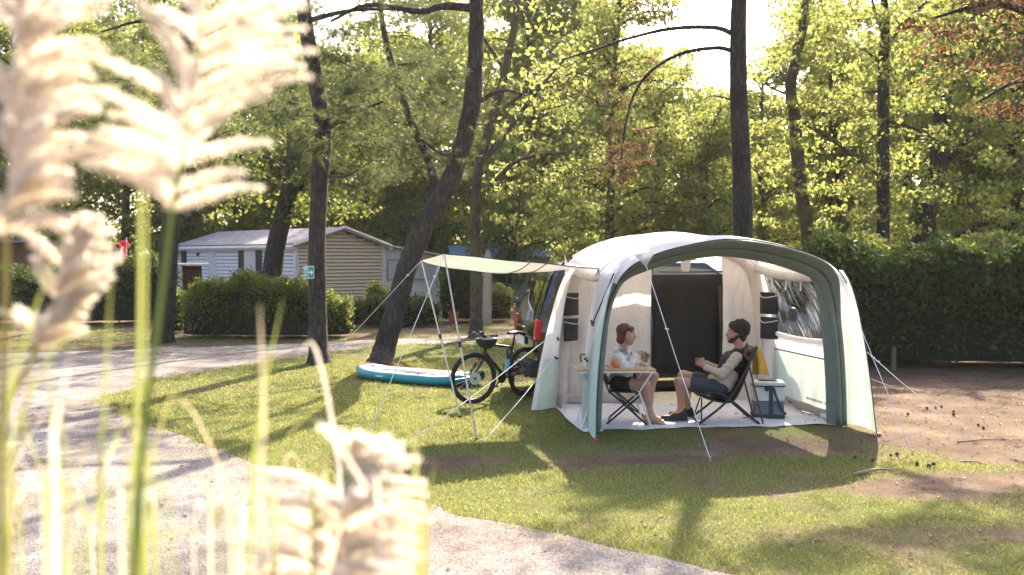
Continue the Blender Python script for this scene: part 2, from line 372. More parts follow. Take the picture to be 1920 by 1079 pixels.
# litter: fallen leaves and needles
n = 16000; x = rng.uniform(-11, 9, n); y = rng.uniform(6, 27, n)
k = (rng.random(n) < (1.0-grass_density(x, y))*np.where(inside(PATH, x, y), .10, .9)+.06); x, y = x[k], y[k]; n = len(x)
a = rng.uniform(0, 2*pi, n); s = rng.uniform(.008, .03, n); c, d = np.cos(a)*s, np.sin(a)*s; z = rng.uniform(.008, .014, n)
V = np.empty((n,4,3)); V[:,0] = np.stack([x-c,y-d,z],1); V[:,1] = np.stack([x+d*.6,y-c*.6,z+.008],1); V[:,2] = np.stack([x+c,y+d,z],1); V[:,3] = np.stack([x-d*.6,y+c*.6,z+.01],1)
LITTER = leaf_mat('dry_litter', [(.05,.03,.018),(.12,.07,.035),(.22,.15,.08)], [(.2,.1,.04)]*3, .1)
lt = np_mesh('leaf_litter', V.reshape(-1,3), np.arange(n*4).reshape(-1,4), LITTER); tag(lt, 'dry fallen leaves scattered on the bare earth', 'leaves', kind='stuff')
# pine cones on the bare earth to the right
CONE = mat('pine_cone', (.10,.06,.04), .9)
mb = MB(); mb.lathe([(.004,0),(.022,.008),(.03,.025),(.024,.045),(.012,.062),(.003,.07)], n=9)
for lvl in range(4):
    for j in range(7):
        q = 2*pi*(j+.5*(lvl%2))/7; r = [.027,.031,.026,.017][lvl]; zz = .012+.014*lvl
        mb.box((cos(q)*r, sin(q)*r, zz), (.014,.012,.006), ('Z', q))
proto = None
CONES = [(1640,868),(1668,858),(1680,855),(1736,768),(1755,768),(1763,766),(1788,775),(1790,781),(1846,806),(1835,800),(1700,780),(1716,873),(1742,877),(1752,876),(1605,862)]
for i, (px, py) in enumerate(CONES):
    q = G(px, py)
    if proto is None: o = proto = mb.build('pine_cone', CONE)
    else: o = proto.copy(); link(o)
    o.location = (q[0], q[1], .02); o.rotation_euler = (R.uniform(1.2,1.8), 0, R.uniform(0,6)); o.scale = [R.uniform(.4,.62)]*3
    tag(o, 'small dark pine cone lying on the bare earth', 'pine cone', 'pine cones lying on the earth')
# a few fallen twigs
TW = mat('dry_twig', (.30,.22,.15), .9)
for (p, q, r), lab in zip((((1600,893),(1682,884),.016),((1795,830),(1915,826),.008),((1800,868),(1850,873),.009)),
        ('thick bent fallen stick on the lit earth before the hedge','thin straight twig near the right edge of the picture','short curved twig on the earth at far right')):
    a, b = G(*p), G(*q); mid = (a+b)/2; root = a.copy()
    mb = MB(); mb.tube(spline([A(0,0,r), mid-root+A(.03,.06,r*1.6), b-root+A(0,0,r)], 9), [r, r*.8, r*.4], 6)
    o = mb.build('fallen_twig', TW); o.location = root; tag(o, lab, 'twig')
# ------------------------------------------------------------------ awning tent (local frame: u right, v back, z up)
TO = A(2.45, 11.5, 0); TR = radians(7)
tent = empty('awning_tent', TO, TR, 'white and mint inflatable drive-away awning tent pitched on the lawn', 'tent')
def T2W(u, v, z): return A(TO[0]+u*cos(TR)-v*sin(TR), TO[1]+u*sin(TR)+v*cos(TR), z)
def W2T(p): dx, dy = p[0]-TO[0], p[1]-TO[1]; return A(dx*cos(TR)+dy*sin(TR), -dx*sin(TR)+dy*cos(TR), p[2])
HALF = [(1.55,0),(1.525,.6),(1.475,1.15),(1.40,1.6),(1.29,1.86),(1.05,2.04),(.60,2.18),(0,2.26)]
FULL = [(-a, b) for a, b in HALF]+[(a, b) for a, b in HALF[::-1][1:]]
ARC = spline([(a, b, 0) for a, b in FULL], 81)[:, :2]
# arches along the depth: v, width factor, height factor
SKL = lambda v: 1+.115*max(0, v)/2.2
AV = [(-.34,.985,.975),(-.1,.995,.993),(.12,1,1),(.3,.998,1.0),(.9,.985,.992),(1.5,.972,1.005),(2.2,.955,1.045),(2.4,.95,1.045)]
def sec(v):
    vs = [a[0] for a in AV]; return np.interp(v, vs, [a[1] for a in AV]), np.interp(v, vs, [a[2] for a in AV])
def arch(t, v, inset=0.0):                                       # t 0..1 left foot -> right foot
    x = t*80; i = min(int(x), 79); f = x-i; p = ARC[i]*(1-f)+ARC[i+1]*f
    if inset:
        d = ARC[min(i+2,80)]-ARC[max(i-1,0)]; d = d/np.linalg.norm(d); p = p+A(d[1], -d[0])*inset
    k, h = sec(v); k = k*SKL(v) if p[0] < 0 else k; return A(p[0]*k, v, p[1]*h)
TS = [i for i in range(81) if ARC[i][1] > 1.72]; T0, T1 = TS[0]/80, TS[-1]/80    # the roof begins here
def roof_pt(a, b):
    t = T0+(T1-T0)*a; v = -.32+2.72*b; p = arch(t, v)
    e = abs(a-.5)*2; p[2] -= .03*sin(pi*min(max((v-.12)/2.1,0),1))*(1-e**4)+.008*sin(9*a+5*b)*(1-e)
    return p
mb = MB(); mb.grid(roof_pt, 49, 29); mb.build('roof', WHITE, tent)
SEAM = mat('seam_tape', (.60,.60,.68), .7)
for nm, v in (('roof_seam', .62),):
    mb = MB(); mb.tube([roof_pt(a, (v+.32)/2.72)+A(0,0,.004) for a in np.linspace(.02,.98,40)], .008, 6); mb.build(nm, SEAM, tent)
EDG = mat('dark_piping', (.06,.06,.06), .8)
mb = MB(); mb.tube([roof_pt(a, 0)+A(0,-.004,0) for a in np.linspace(0,1,50)], .007, 6); mb.build('front_piping', EDG, tent)
# green front fascia in two bands with a seam, and the front air beam behind it
def fascia(i0, i1, v0, v1, bow):
    def f(a, b):
        zz = min(1, max(0, (arch(a, 0)[2]-1.2)/.85))**1.5; kf = .50+.5*zz; v0_ = .06+(v0-.06)*zz; v1_ = .1+(v1-.1)*zz
        p = arch(a, v0_, i0*kf)*(1-b)+arch(a, v1_, i1*kf)*b; p[1] -= bow*sin(pi*b); p[2] = max(p[2], .01); return p
    return f
mb = MB(); mb.grid(fascia(.012, .13, -.31, -.10, .01), 61, 5); mb.build('front_fascia', DGREEN, tent, solid=.006)
mb = MB(); mb.grid(fascia(.13, .24, -.10, .12, .03), 61, 5); mb.build('front_beam_sleeve', DGREEN, tent, solid=.006)
mb = MB(); mb.tube([fascia(.13,.24,-.10,.12,.03)(a,0)+A(0,-.006,0) for a in np.linspace(0.01,.99,50)], .006, 6); mb.build('fascia_seam', EDG, tent)
mb = MB(); mb.tube([arch(a, .24, .10) for a in np.linspace(0,1,60)], .075, 12); mb.build('front_air_beam', DGREEN, tent)
mb = MB(); mb.tube([arch(a, 2.22, .12) for a in np.linspace(0,1,60)], .085, 12); mb.build('back_air_beam', BEIGE, tent)
for s in (-1, 1):                                               # roof spacer beams
    t = .5+s*.235; mb = MB(); mb.tube([arch(t, v, .06) for v in np.linspace(.25,2.2,12)], .05, 10); mb.build('spacer_beam', BEIGE, tent)
# storm flaps: front left and front right, white above, mint below
def zt(side, z):                                                # arch parameter at height z
    zs = ARC[:41,1]; t = np.interp(z, zs, np.arange(41)/80.); return t if side < 0 else 1-t
def flap(side, vb, wob):
    def f(a, b):
        z = 1.86*b; p = arch(zt(side, z), .1)
        vf = -.52+.22*b**.8; v = vf+(vb-vf)*a
        p = A(p[0]+side*(.012+.05*(1-b)*(1-a)+wob*sin(7*a+2.2*b)*(1-b)), v, z+(.02+.03*sin(pi*a))*(1-b)); return p
    return f
def flapm(a, b): return 1 if b < .76-.40*a else 0
mb = MB(); mb.grid(flap(-1, .50, .016), 41, 65, mf=flapm); fl = mb.build('storm_flap', [WHITE, MINT], tent)
mb = MB(); mb.grid(flap(1, .16, .012), 21, 51, mf=lambda a, b: 1 if b < .70 else 0); mb.build('storm_flap', [WHITE, MINT], tent)
for s in (-1, 1):
    f = flap(s, .5 if s < 0 else .16, .016 if s < 0 else .012)
    mb = MB(); mb.tube([f(0, b)+A(0,-.002,0) for b in np.linspace(0,1,20)], .006, 6); mb.build('flap_hem', EDG if s > 0 else MINT, tent)
    p = f(0, 0); mb = MB(); mb.tube([p+A(0,0,.03), p+A(0,-.05,-.01)], .006, 6); mb.box(p+A(0,-.06,.0), (.03,.05,.03)); mb.build('ground_peg', PEGR, tent)
# black tensioning strap with hooks on the left leg
f = flap(-1, .5, .016)
mb = MB(); a_, b_ = f(.04, .985)+A(-.03,0,.0), f(.55, .66)+A(-.035,0,0); mb.tube([a_, b_], .008, 6); mb.tube([b_+A(0,-.05,.02), b_+A(0,0,-.02), b_+A(0,.07,.03)], .014, 6); mb.build('tension_strap', PLB, tent)
mb = MB(); c_ = f(.72,.42)+A(-.035,0,0); mb.tube([c_+A(0,-.06,.0), c_+A(0,.0,.025), c_+A(0,.07,.01)], .014, 6); mb.build('strap_hook', PLB, tent)
# right wall seen from inside: window frame, vinyl pane, mint skirt, base band
def rwall(a, b, off=0):                                         # a: v .2..2.2 ; b: z 0..1.9
    v = .2+2.0*a; z = 1.9*b; p = arch(zt(1, z), v); p = A(p[0]-.01-off+(.010*sin(33*a+1.5*sin(5*b))*max(0,.38-b)*2.2 if b < .38 else 0), v, z); return p
def win_in(a, b, g=0):                                          # pane outline (front top corner rounded)
    if not (.10-g < a < .90+g and .50-g < b < .93+g): return False
    return ((max(0, .32-a)/.24)**2+(max(0, b-.66)/.28)**2) < 1.05+g*3
mb = MB(); mb.grid(rwall, 81, 81, mf=lambda a, b: 1 if .06 < b < .385 else (2 if b <= .06 and b > .028 else 0), skip=lambda a, b: win_in(a, b))
mb.build('right_wall', [WHITE, MINT, DGREEN], tent)
m, t, N, L = nodes('glint_streaked_vinyl'); out = N('OutputMaterial'); tc = N('TexCoord')
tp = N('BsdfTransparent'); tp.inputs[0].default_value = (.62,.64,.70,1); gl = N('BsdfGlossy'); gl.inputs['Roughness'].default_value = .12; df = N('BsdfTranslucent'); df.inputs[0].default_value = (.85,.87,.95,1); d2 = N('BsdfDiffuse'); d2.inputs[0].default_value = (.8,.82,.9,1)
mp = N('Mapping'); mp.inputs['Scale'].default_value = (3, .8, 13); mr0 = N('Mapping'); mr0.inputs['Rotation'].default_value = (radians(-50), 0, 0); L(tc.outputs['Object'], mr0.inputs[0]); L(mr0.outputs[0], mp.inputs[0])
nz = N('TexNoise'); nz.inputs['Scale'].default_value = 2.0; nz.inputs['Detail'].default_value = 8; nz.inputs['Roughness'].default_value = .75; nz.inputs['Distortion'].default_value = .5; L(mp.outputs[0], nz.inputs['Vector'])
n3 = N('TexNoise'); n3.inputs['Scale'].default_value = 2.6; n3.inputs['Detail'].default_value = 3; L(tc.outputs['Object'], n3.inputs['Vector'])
s1 = ramp(N, L, nz.outputs[0], [(0,0,0),(.62,.62,.62)], [.47,.74]); s2 = ramp(N, L, n3.outputs[0], [(0,0,0),(1,1,1)], [.38,.62])  # white streaks paint in light reflections on the wrinkled film
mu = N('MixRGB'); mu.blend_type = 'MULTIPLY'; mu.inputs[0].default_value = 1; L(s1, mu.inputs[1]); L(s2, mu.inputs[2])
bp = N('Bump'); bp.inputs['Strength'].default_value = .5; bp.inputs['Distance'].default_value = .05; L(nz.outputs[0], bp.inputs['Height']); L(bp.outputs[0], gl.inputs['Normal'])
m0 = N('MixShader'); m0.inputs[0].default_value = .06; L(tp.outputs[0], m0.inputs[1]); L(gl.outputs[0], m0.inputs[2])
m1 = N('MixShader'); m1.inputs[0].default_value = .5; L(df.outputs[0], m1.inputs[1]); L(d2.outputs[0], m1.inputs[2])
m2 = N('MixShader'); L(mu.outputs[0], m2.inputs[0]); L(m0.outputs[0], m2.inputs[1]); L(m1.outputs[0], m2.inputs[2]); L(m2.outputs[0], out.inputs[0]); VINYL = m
win = empty('window', (0,0,0)); win.parent = tent
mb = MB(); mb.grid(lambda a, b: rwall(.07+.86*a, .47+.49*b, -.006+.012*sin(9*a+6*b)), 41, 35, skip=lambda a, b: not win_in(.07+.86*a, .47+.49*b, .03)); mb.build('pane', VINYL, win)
mb = MB(); mb.tube([rwall(a, .515-.012*sin(pi*(a-.1)/.8)*1.4, .03) for a in np.linspace(.12,.9,14)], .035, 8, squash=.8); mb.build('rolled_blind', WHITE, win)
mb = MB(); mb.tube([rwall(.905, b, .012) for b in np.linspace(.5,.93,6)]+[rwall(a, .935, .012) for a in np.linspace(.88,.35,6)], .012, 6); mb.build('frame', WHITE, win)
for a in (.36, .58, .80):
    mb = MB(); mb.box(rwall(a, .885, .03), (.008,.028,.20)); mb.build('blind_strap', CORD, win)
mb = MB(); mb.tube([rwall(a, .395, .012) for a in np.linspace(.02,.98,12)], .009, 6); mb.build('skirt_seam', EDG, tent)
# lettering on the mint skirt of the right wall
fc = bpy.data.curves.new('wall_lettering', 'FONT'); fc.body = 'AIRSECONDSBASECONNECT - AUTO'; fc.size = .046; fc.extrude = .001; fc.align_x = 'CENTER'
fo = bpy.data.objects.new('wall_lettering', fc); link(fo)
dg = bpy.context.evaluated_depsgraph_get(); fme = bpy.data.meshes.new_from_object(fo.evaluated_get(dg)); bpy.data.objects.remove(fo)
fo = bpy.data.objects.new('wall_lettering', fme); fme.materials.clear(); fme.materials.append(mat('print_green', (.06,.13,.10), .8)); link(fo, tent)
pw = rwall(.30, .098, .014); fo.location = pw; fo.rotation_euler = (radians(88), 0, radians(-90)+atan2(-(rwall(.5,.1)[0]-rwall(0,.1)[0]), 1.0)); fo.scale = (.78,1,1)
# back wall either side of the van doorway, wrinkled liner
def bwall(u0, u1, seed):
    def f(a, b):
        u = u0+(u1-u0)*a; kk, hh = sec(2.2); xs = ARC[:41,0]*kk*(SKL(2.2) if u0 < 0 else 1)
        zt_ = np.interp(-abs(u), xs, ARC[:41,1]*hh) if abs(u) > 0 else 2.3
        z = (zt_-.05)*b; v = 2.24+.05*sin(6*a+3*b+seed)*(.3+b*(1-b)*3)+.03*sin(17*a+seed*2-4*b)*(1-b)+.009*sin(41*a+5*sin(4*b)+seed)+.007*sin(23*b+9*a+3*sin(7*a)); return A(u, v, max(z, .02))
    return f
mb = MB(); mb.grid(bwall(-1.60, -.26, 1), 31, 21); mb.build('back_wall', BEIGE, tent)
mb = MB(); mb.grid(bwall(.74, 1.40, 3), 17, 21); mb.build('back_wall', BEIGE, tent)
mb = MB(); mb.tube([bwall(-1.60,-.26,1)(1, b)+A(.005,-.01,0) for b in np.linspace(0,1,16)], .008, 6); mb.build('doorway_piping', EDG, tent)
# tunnel to the van: roof and cheeks
mb = MB()
def tun(a, b):
    v = 2.3+.66*b; w_ = (1.35-.25*b)*(a*2-1); e = abs(a*2-1)
    return A(w_, v, (2.33-.30*b)*(1-.13*e**3)-(.25*b*e**6))
mb.grid(tun, 21, 9); mb.build('tunnel_roof', WHITE, tent)
for s in (-1, 1):
    mb = MB(); mb.grid(lambda a, b: A(s*((1.46 if s<0 else 1.33)-.22*a), 2.3+.64*a, .02+(2.02-.3*a)*b), 7, 9); mb.build('tunnel_cheek', BEIGE, tent)
# left rear leg: post strip, white and mint rear flap
mb = MB(); mb.grid(lambda a, b: A(arch(zt(-1, 1.9*b), 2.1)[0]-.005, 1.86+.36*a, .01+1.88*b), 5, 15); mb.build('rear_leg_panel', BEIGE, tent)
def rflap(a, b):
    z = 1.92*b; p = arch(zt(-1, min(z,1.88)), 2.1); q = A(p[0]-.36*(1-b)**1.1-.10*b, 1.70+.12*b, z); e = A(p[0], 1.88, z)
    r = e*(1-a)+q*a; r[1] += .03*sin(8*a+3*b)*(1-b); r[2] = z*(1-.0)+.01; return r
mb = MB(); mb.grid(rflap, 11, 21, mf=lambda a, b: 1 if (b < .36 and a < .80) else 0); mb.build('rear_storm_flap', [WHITE, MINT], tent)
mb = MB(); mb.tube([rflap(.1,.47)+A(0,-.012,0), rflap(.22,.49)+A(0,-.03,0)], .014, 6); mb.build('strap_hook', PLB, tent); mb = MB(); mb.tube([rflap(.02,.34)+A(0,-.012,0), rflap(.25,.355)+A(0,-.03,0)], .013, 6); mb.build('strap_hook', PLB, tent)
# groundsheet with a turned-up bathtub edge
def sheet(a, b):
    u = -1.60-.12*b*(1-a)+3.14*a+.12*b*(1-a)*a; v = .16+2.68*b
    if b < .3: u = u*(1+.02*(1-b/.3))
    v += .06*sin(5*a*pi+1)*(1-b)*.6-(.16 if a < .08 else 0)*(1-b)
    return A(u-.03*sin(7*b)*(1 if a < .1 else 0), v, .012+.006*sin(23*a+3*b)*sin(17*b+2*a)+.004*sin(51*a-20*b))
mb = MB(); mb.grid(sheet, 61, 41); mb.build('groundsheet', SHEET, tent)
mb = MB(); mb.grid(lambda a, b: A(1.50-.06*b+.02*sin(20*a), .22+2.0*a, .014+.13*b), 31, 5); mb.build('bathtub_edge', SHEETB, tent, solid=.004)
mb = MB(); mb.grid(lambda a, b: A(-1.60+.03*b+.012*sin(19*a), 1.75+.45*a, .014+.15*b), 9, 4); mb.build('bathtub_edge', SHEETB, tent, solid=.004)
mb = MB(); mb.grid(lambda a, b: A(-1.58+1.33*a, 2.18-.03*b+.015*sin(16*a), .014+.15*b), 25, 4); mb.build('bathtub_edge', SHEETB, tent, solid=.004)
mb = MB(); mb.tube([A(1.47, .17, .05), A(1.5, .30, .06), A(1.5,.6,.05)], .055, 8); mb.build('sheet_corner_roll', SHEET, tent)
# organiser pockets: two pairs
def pockets(c, ax, nrm, par):
    ax = np.array(ax); nrm = np.array(nrm)
    for dz, s in ((.14, 1.0), (-.20, .95)):
        mb = MB()
        def f(a, b):
            wid = (.125+.025*b)*s; bul = .10*sin(pi*a)*(.25+.75*b)
            return np.array(c)+ax*(2*a-1)*wid+nrm*(bul+.012)+A(0,0,dz-.13+.26*b-.03*sin(pi*a)*b)
        mb.grid(f, 11, 7); mb.grid(lambda a, b: np.array(c)+ax*(2*a-1)*.15*s+nrm*.008+A(0,0,dz-.13+.30*b), 3, 3)
        o = mb.build('organiser_pocket', MESHB, par, solid=.003)
        mb = MB(); mb.tube([f(a, 1) for a in np.linspace(0,1,11)], .008, 6); mb.build('pocket_hem', BEIGE, o)
pockets(A(-1.43, 2.02, 1.22), (.8,.6,0), (.6,-.8,0), tent)
pockets(A(1.33, 1.98, 1.22), (.55,-.83,0), (-.83,-.55,0), tent)
mb = MB(); mb.tube([A(1.36,2.06,z) for z in np.linspace(.05,.92,5)], .075, 10); mb.build('beam_sleeve', WHITE, tent)
# left door panel raised as a side canopy on two poles
A_top = W2T(P(833,477,10.95)); B_top = W2T(P(790,489,12.6)); E1 = A(-1.36,.52,1.865); E2 = A(-1.46,2.05,1.93)
def canopy(a, b):                                               # a from eave to poles, b front to back
    p = (E1*(1-b)+E2*b)*(1-a)+(A_top*(1-b)+B_top*b)*a
    p = p+A(0, 0, -.14*sin(pi*a)**.7*sin(pi*min(1, b*.62))-.02*sin(13*a+9*b)*a*(1-a)); return p
def canm(a, b): return 1 if .47 < a < .93 else 0
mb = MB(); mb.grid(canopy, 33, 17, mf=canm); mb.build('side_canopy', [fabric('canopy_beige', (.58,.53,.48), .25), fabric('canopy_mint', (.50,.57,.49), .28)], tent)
for nm, a0 in (('canopy_seam', .47), ('canopy_seam', .36)):
    mb = MB(); mb.tube([canopy(a0, b)+A(0,0,-.006) for b in np.linspace(0,1,14)], .006, 5); mb.build(nm, EDG, tent)
mb = MB(); mb.tube([canopy(a, 0)+A(0,-.004,.004) for a in np.linspace(0,1,26)], .007, 5); mb.build('canopy_piping', EDG, tent)
mb = MB(); mb.tube([E1+A(0,.03,0), E1+A(.01,.02,-.10), E1+A(-.03,.0,-.13)], .006, 5); mb.tube([E1+A(0,.03,0), E1+A(-.03,.05,-.08)], .006, 5); mb.build('toggle_cord', PLB, tent)
# white reinforcing tab and guy lines
tab = arch(.36, -.33); mb = MB(); mb.add([tab+A(-.13,-.01,.04), tab+A(.12,-.01,.09), tab+A(.0,-.035,-.10)], [(0,1,2)]); mb.build('guy_tab', WHITE, tent, solid=.008)
def guy(a, gpx, toggle=.35):
    b = W2T(G(*gpx)); mb = MB(); mb.tube([a, (a+b)/2+A(0,0,-.012), b+A(0,0,.02)], .0042, 5); o = mb.build('guy_line', CORD, tent)
    d = a+(b-a)*toggle; mb = MB(); mb.tube([d+A(-.02,0,.006), d+A(.02,0,-.006)], .008, 6); mb.build('line_slider', CORD, o)
    mb = MB(); mb.tube([b+A(0,0,.05), b+A(0,.03,-.05)], .006, 6); mb.build('ground_peg', ALU, o)
guy(tab+A(0,-.035,-.08), (1332,866)); guy(arch(.70,-.30), (1711,853), .5); guy(arch(zt(1,1.1),.1)+A(.06,0,0), (1784,796), .3); guy(arch(zt(1,.8),1.9)+A(.06,0,0), (1692,735), .6)
guy(rflap(.1,.36)+A(-.02,-.02,0), (905,834)); guy(rflap(.9,.47)+A(-.02,0,0), (728,862), .2)
guy(A_top, (677,846), .12); guy(B_top, (622,668), .1)
# poles of the canopy: stand on their own feet
for (gpx, top, lab) in (((894,826), A_top, 'slim steel canopy pole standing nearest the camera'), ((863,784), B_top, 'slim steel canopy pole further back behind the front one')):
    g = G(*gpx); tw = T2W(*top)-g; o = empty('canopy_pole', g, 0, lab, 'pole', 'poles holding up the side canopy')
    mb = MB(); mb.tube([A(0,0,0), tw*.52], .0105, 8); mb.build('lower_tube', WPOLE, o)
    mb = MB(); mb.tube([tw*.5, tw], .0085, 8); mb.build('upper_tube', WPOLE, o)
    mb = MB(); mb.tube([tw*.50, tw*.53], .017, 8); mb.tube([A(0,0,-.005), A(0,0,.03)], .018, 8); mb.tube([tw, tw*1.03], .005, 6); mb.build('clamp', PLB, o)
# lantern hanging from the back of the front beam
lp = T2W(*arch(.50, 1.5, .05)); o = empty('hanging_lantern', lp+A(0,0,-.40), 0, 'white bucket shaped lantern hanging under the tent roof', 'lantern')
mb = MB(); mb.lathe([(.045,0),(.05,.01),(.075,.16),(.07,.17)], n=18); mb.build('shade', WHITE, o)
mb = MB(); mb.lathe([(.05,.165),(.078,.17),(.078,.19),(.02,.20)], n=18); mb.build('lid', PLB, o)
mb = MB(); mb.tube([A(0,0,.2), A(.012,0,.28), A(0,0,.41)], .008, 6); mb.build('hook', PLB, o)
# ------------------------------------------------------------------ van (local: x forward = right in the picture, y away, z up)
VO = A(.36, 13.95, 0); VR = radians(9)
van = empty('parked_van', VO, VR, 'black camper van parked behind the awning tent', 'van')
PAINT = mat('black_paint', (.008,.009,.011), .18, 0, .05, coat=.6, spec=.6)
TRIM = mat('van_trim', (.018,.018,.02), .6); TYRE = mat('tyre_rubber', (.018,.018,.018), .85, bump=.3)
def glass(name, tint, rough=.03):
    m, t, N, L = nodes(name); out = N('OutputMaterial'); g = N('BsdfGlossy'); g.inputs['Roughness'].default_value = rough; tp = N('BsdfTransparent'); tp.inputs[0].default_value = (*tint, 1)
    fr = N('Fresnel'); fr.inputs[0].default_value = 1.5; mx = N('MixShader'); L(fr.outputs[0], mx.inputs[0]); L(tp.outputs[0], mx.inputs[1]); L(g.outputs[0], mx.inputs[2]); L(mx.outputs[0], out.inputs[0]); return m
VGLASS = glass('tinted_glass', (.015,.017,.015)); CGLASS = glass('clear_glass', (.86,.88,.86))
REDL = mat('red_lens', (.55,.015,.02), .15, coat=.5); ORL = mat('orange_lens', (.8,.18,.02), .3); CHROME = mat('chrome', (.75,.77,.8), .12, 1)
xr = lambda z: np.interp(z, [.25,.5,.95,1.25,1.75,1.93], [.06,0,.0,.05,.22,.42])
xf = lambda z: np.interp(z, [.25,.5,.8,1.0,1.15,1.3,1.75,1.93], [4.78,4.86,4.82,4.62,4.12,3.85,3.30,2.95])
yi = lambda z: np.interp(z, [.25,.5,.95,1.1,1.75,1.93], [.05,.0,.0,.02,.13,.28])
ZS = [.25,.45,.7,.95,1.08,1.2,1.35,1.5,1.66,1.75,1.86,1.93]; SS = [0,.03,.08,.2,.3,.36,.42,.5,.58,.62,.66,.72,.8,.88,.94,1]
def SX(s, z): return np.interp(s, [0, .08, .62, 1], [xr(z), max(.40, xr(z)+.1), 2.86, max(2.95, xf(z))])
def side(sy):
    body, gl = MB(), [MB() for _ in range(2 if sy > 0 else 3)]
    for i in range(len(ZS)-1):
        for j in range(len(SS)-1):
            z0, z1, s0, s1 = ZS[i], ZS[i+1], SS[j], SS[j+1]; zm, sm = (z0+z1)/2, (s0+s1)/2
            q = []
            for z, s in ((z0,s0),(z0,s1),(z1,s1),(z1,s0)):
                y = yi(z); y = y if sy > 0 else 1.9-y
                e = min(s, 1-s); y += (.06*max(0,1-e/.05)**2)*(1 if sy > 0 else -1)
                q.append(A(SX(s, z), y, z))
            door = sy > 0 and .36 < sm < .58 and .3 < zm < 1.75
            win = 1.08 < zm < 1.66 and (.08 < sm < .30 or (.36 < sm < .58 and sy < 0) or .62 < sm < .88)
            if door: continue
            (gl[(0 if sm < .33 else (len(gl)-1 if sm > .6 else 1))] if win else body).add(q if sy > 0 else q[::-1], [(0,1,2,3)])
    return body, gl
for sy in (1, -1):
    b_, g_ = side(sy); b_.build('side_panel', PAINT, van, smooth=False)
    for gi, gm in enumerate(g_): gm.build('side_window', VGLASS, van, smooth=False)
def cross(xfun, z0, z1, n=8, k=9, bow=.05):
    def f(a, b):
        z = z0+(z1-z0)*b; y = yi(z)+.02+(1.9-2*yi(z)-.04)*a; return A(xfun(z)+(-bow if xfun is xr else bow)*(sin(pi*a)**.5)*.9, y, z)
    return f
mb = MB(); mb.grid(cross(xr,.25,1.08), 15, 9); mb.grid(cross(xr,1.66,1.93), 15, 4); tg = mb.build('tailgate', PAINT, van)
mb = MB(); mb.grid(cross(xr,1.08,1.66), 15, 7); mb.build('rear_window', VGLASS, tg)
mb = MB(); mb.grid(cross(xf,.25,1.15), 15, 9); bonnet = mb.build('bonnet', PAINT, van)
mb = MB(); mb.grid(cross(xf,1.15,1.75), 15, 7); mb.build('windscreen', VGLASS, van)
mb = MB(); mb.grid(lambda a, b: A(xr(1.93)+(xf(1.93)-xr(1.93))*a, yi(1.93)+(1.9-2*yi(1.93))*b, 1.93+.05*sin(pi*b)**.6*sin(pi*a)**.3), 15, 9); mb.build('roof', PAINT, van)
mb = MB(); mb.box((-.03,.95,.42), (.16,1.84,.22)); bu = mb.build('rear_bumper', TRIM, van, bevel=.03)
mb = MB(); mb.box((4.86,.95,.42), (.14,1.8,.3)); mb.build('front_bumper', TRIM, van, bevel=.04)
mb = MB(); mb.box((2.4,.95,.30), (4.6,1.75,.06)); mb.build('floor', TRIM, van)
for y in (.10, 1.80):
    mb = MB(); mb.box((.02,y,.98), (.10,.16,.30)); mb.build('tail_light', REDL, van, bevel=.02)
    mb = MB(); mb.ball((4.74,y+(.1 if y<1 else -.1),.86), (.12,.15,.12)); mb.build('headlight', CHROME, van)
mb = MB(); mb.box((-.075,.95,.78), (.01,.52,.12)); mb.build('number_plate', mat('plate_white', (.75,.75,.72), .5), tg)
mb = MB(); mb.tube([A(-.07,.6,.98), A(-.1,.75,1.0), A(-.1,1.15,1.0), A(-.07,1.3,.98)], .015, 6); mb.build('tailgate_handle', CHROME, tg)
mb = MB(); mb.tube([A(.16,.95,1.60), A(.09,.75,1.30)], .012, 6); mb.build('rear_wiper', PLB, tg)
for x in (.95, 4.0):
    for y in (.12, 1.78):
        wh = empty('wheel', (x,y,.33)); wh.parent = van
        mb = MB(); mb.torus((0,0,0), (0,1,0), .25, .085, 28, 8); mb.build('tyre', TYRE, wh)
        mb = MB(); mb.lathe([(.0,.04),(.06,.05),(.16,.02),(.19,.05),(.2,.0),(.2,-.05)], axis=(0,-1,0), n=20); mb.build('rim', ALU, wh)
mir = MB(); mir.ball((3.72,-.16,1.18), (.07,.12,.11)); mir.tube([A(3.75,.05,1.12), A(3.73,-.1,1.14)], .03, 6); mir.build('wing_mirror', PLB, van)
# cab interior: seats and dashboard
for y in (.5, 1.4):
    mb = MB(); mb.box((2.75,y,.75), (.5,.48,.18)); mb.box((2.52,y,1.15), (.14,.46,.75), ('Y', -.15)); mb.ball((2.46,y,1.62), (.07,.14,.11)); mb.build('seat', TRIM, van, bevel=.04)
mb = MB(); mb.box((3.65,.95,1.0), (.45,1.6,.22)); mb.build('dashboard', TRIM, van, bevel=.04)
mb = MB(); mb.torus((3.35,.5,1.08), (-.9,0,.45), .19, .016, 24, 6); mb.build('steering_wheel', PLB, van)
mb = MB(); mb.tube([A(1.75,-.03,1.80), A(3.0,-.03,1.80)], .012, 6); mb.build('door_rail', PLB, van)
# black blackout curtain in the sliding door opening
def curt(a, b): return A(1.60+1.14*a, .10+.022*sin(34*a)*(1.2-b), .30+1.46*b)
mb = MB(); mb.grid(curt, 61, 9); mb.build('curtain', BLACK, van, solid=.004)
mb = MB(); mb.box((2.13,-.05,.20), (1.5,.02,.1)); mb.build('sill_skirt', BLACK, van)
